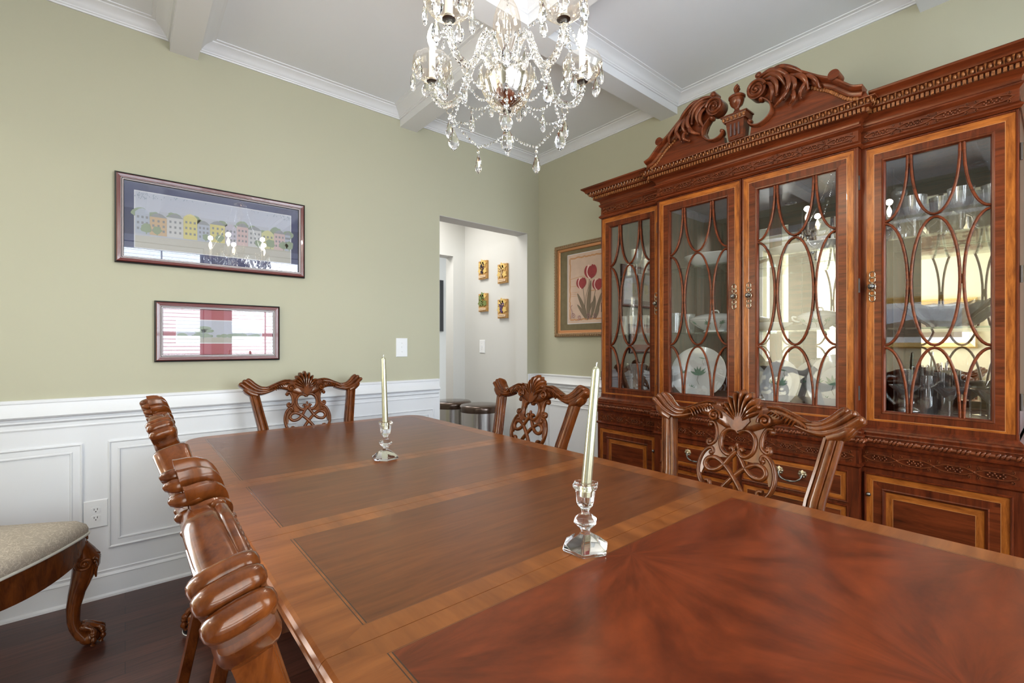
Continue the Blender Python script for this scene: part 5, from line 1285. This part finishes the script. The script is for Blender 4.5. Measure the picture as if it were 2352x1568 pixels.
for k in range(5):
    az = rf+k*2*pi/5; e = Vector((cos(az), sin(az), 0)); q = Vector((-e.y, e.x, 0))
    A = [(.030, 1.992), (.042, 2.020), (.058, 2.043), (.078, 2.052), (.098, 2.042), (.113, 2.012), (.130, 1.968), (.152, 1.937), (.180, 1.926), (.208, 1.934), (.228, 1.960), (.2345, 1.985), (.235, 2.004)]
    Q = spline([C0+e*r+Vector((0, 0, z)) for r, z in A], 5); K = len(Q)
    b = MB(); R = []
    for i, p in enumerate(Q):           # rope-twisted glass rod
        t_ = (Q[min(i+1, K-1)]-Q[max(i-1, 0)]).normalized(); u = q; v = t_.cross(u); rr = .0098*(1-.12*i/K)
        R.append([p+u*(rr*(1+.13*cos(4*(a)-i*.55))*cos(a))+v*(rr*(1+.13*cos(4*(a)-i*.55))*sin(a)) for a in [2*pi*j/20 for j in range(20)]])
    b.rings(R); arm = b.build('arm', armg, ch, angle=80)
    top = C0+e*RA
    b = MB(); b.lathe([(.012, 2.002), (.0165, 2.004), (.0165, 2.009), (.010, 2.010)], 20, top); b.build('arm_collar', pewter, arm)
    b = MB(); b.lathe([(.012, 2.008), (.030, 2.011), (.048, 2.026), (.056, 2.045), (.055, 2.062), (.050, 2.072)], 64, top, mod=lambda a, zz: 1+.07*abs(cos(4*a))*(zz-2.0)/.06, caps=False); b.build('bobeche_cup', cupg, arm, angle=30)
    b = MB(); b.lathe([(.0095, 2.010), (.0095, 2.095), (.007, 2.098)], 20, top); b.build('candle_sleeve', sleevem, arm)
    b = MB(); b.lathe([(.0065, 2.098), (.0075, 2.106), (.0130, 2.122), (.0150, 2.135), (.0125, 2.150), (.0065, 2.166), (.0015, 2.176)], 20, top); b.build('candle_bulb', bulbm, arm, angle=80)
    l = bpy.data.lights.new('bulb_light', 'POINT'); l.energy = 1.9; l.color = (1, .97, .93); l.shadow_soft_size = .02; l.specular_factor = .12
    lo = bpy.data.objects.new('bulb_light', l); COL.objects.link(lo); lo.location = top+Vector((0, 0, 2.20))
    for j in range(6):
        a = az+j*pi/3+.3; d = Vector((cos(a), sin(a), 0)); drop(top+d*.057+Vector((0, 0, 2.050)), 1.12 if j % 2 else 1.25, a+pi/2)
    hk = C0+e*.178+Vector((0, 0, 1.914)); hooks.append(hk); humps.append(C0+e*.082+Vector((0, 0, 2.042))); cups.append(top+Vector((0, 0, 2.05)))
    b = MB(); b.tube([hk+Vector((0, 0, -.004))+e*(.010*cos(a))+Vector((0, 0, .010*sin(a))) for a in [2*pi*j/14 for j in range(14)]], .0016, n=6, loop=True); b.build('hook_ring', cupg, arm)
    drop(hk+Vector((0, 0, -.020)), 1.15)
    drop(humps[-1]+Vector((0, 0, -.020)), 1.1)
for k in range(5):
    a, c = hooks[k]+Vector((0, 0, -.012)), hooks[(k+1) % 5]+Vector((0, 0, -.012)); mid = (a+c)/2; out = (mid-C0); out.z = 0; out.normalize()
    low = mid+out*.008+Vector((0, 0, -.072))
    chain([a, a.lerp(low, .5)+Vector((0, 0, -.010)), low]); chain([c, c.lerp(low, .5)+Vector((0, 0, -.010)), low])
    drop(low+Vector((0, 0, -.006)), 1.25)
    e = (hooks[k]-C0); e.z = 0; e.normalize()
    chain([C0+e*.060+Vector((0, 0, 1.895)), C0+e*.118+Vector((0, 0, 1.862)), hooks[k]+Vector((0, 0, -.030))], .010, .0042)
    chain([cups[k], cups[k].lerp(cups[(k+1) % 5], .5)+Vector((0, 0, -.085)), cups[(k+1) % 5]], .0125, .0052)
    drop(cups[k].lerp(cups[(k+1) % 5], .5)+Vector((0, 0, -.088)), 1.2)
    chain([C0+e*.052+Vector((0, 0, 2.530)), C0+e*.13+Vector((0, 0, 2.30)), cups[k]+Vector((0, 0, .03))], .0125, .0052)
    f_ = (mid-C0); f_.z = 0; f_.normalize()
    chain([C0+f_*.074+Vector((0, 0, 1.965)), C0+f_*.050+Vector((0, 0, 1.905)), C0+f_*.012+Vector((0, 0, 1.868))], .013, .0056)
drop(C0+Vector((0, 0, 1.858)), 1.55, rf+pi/2)
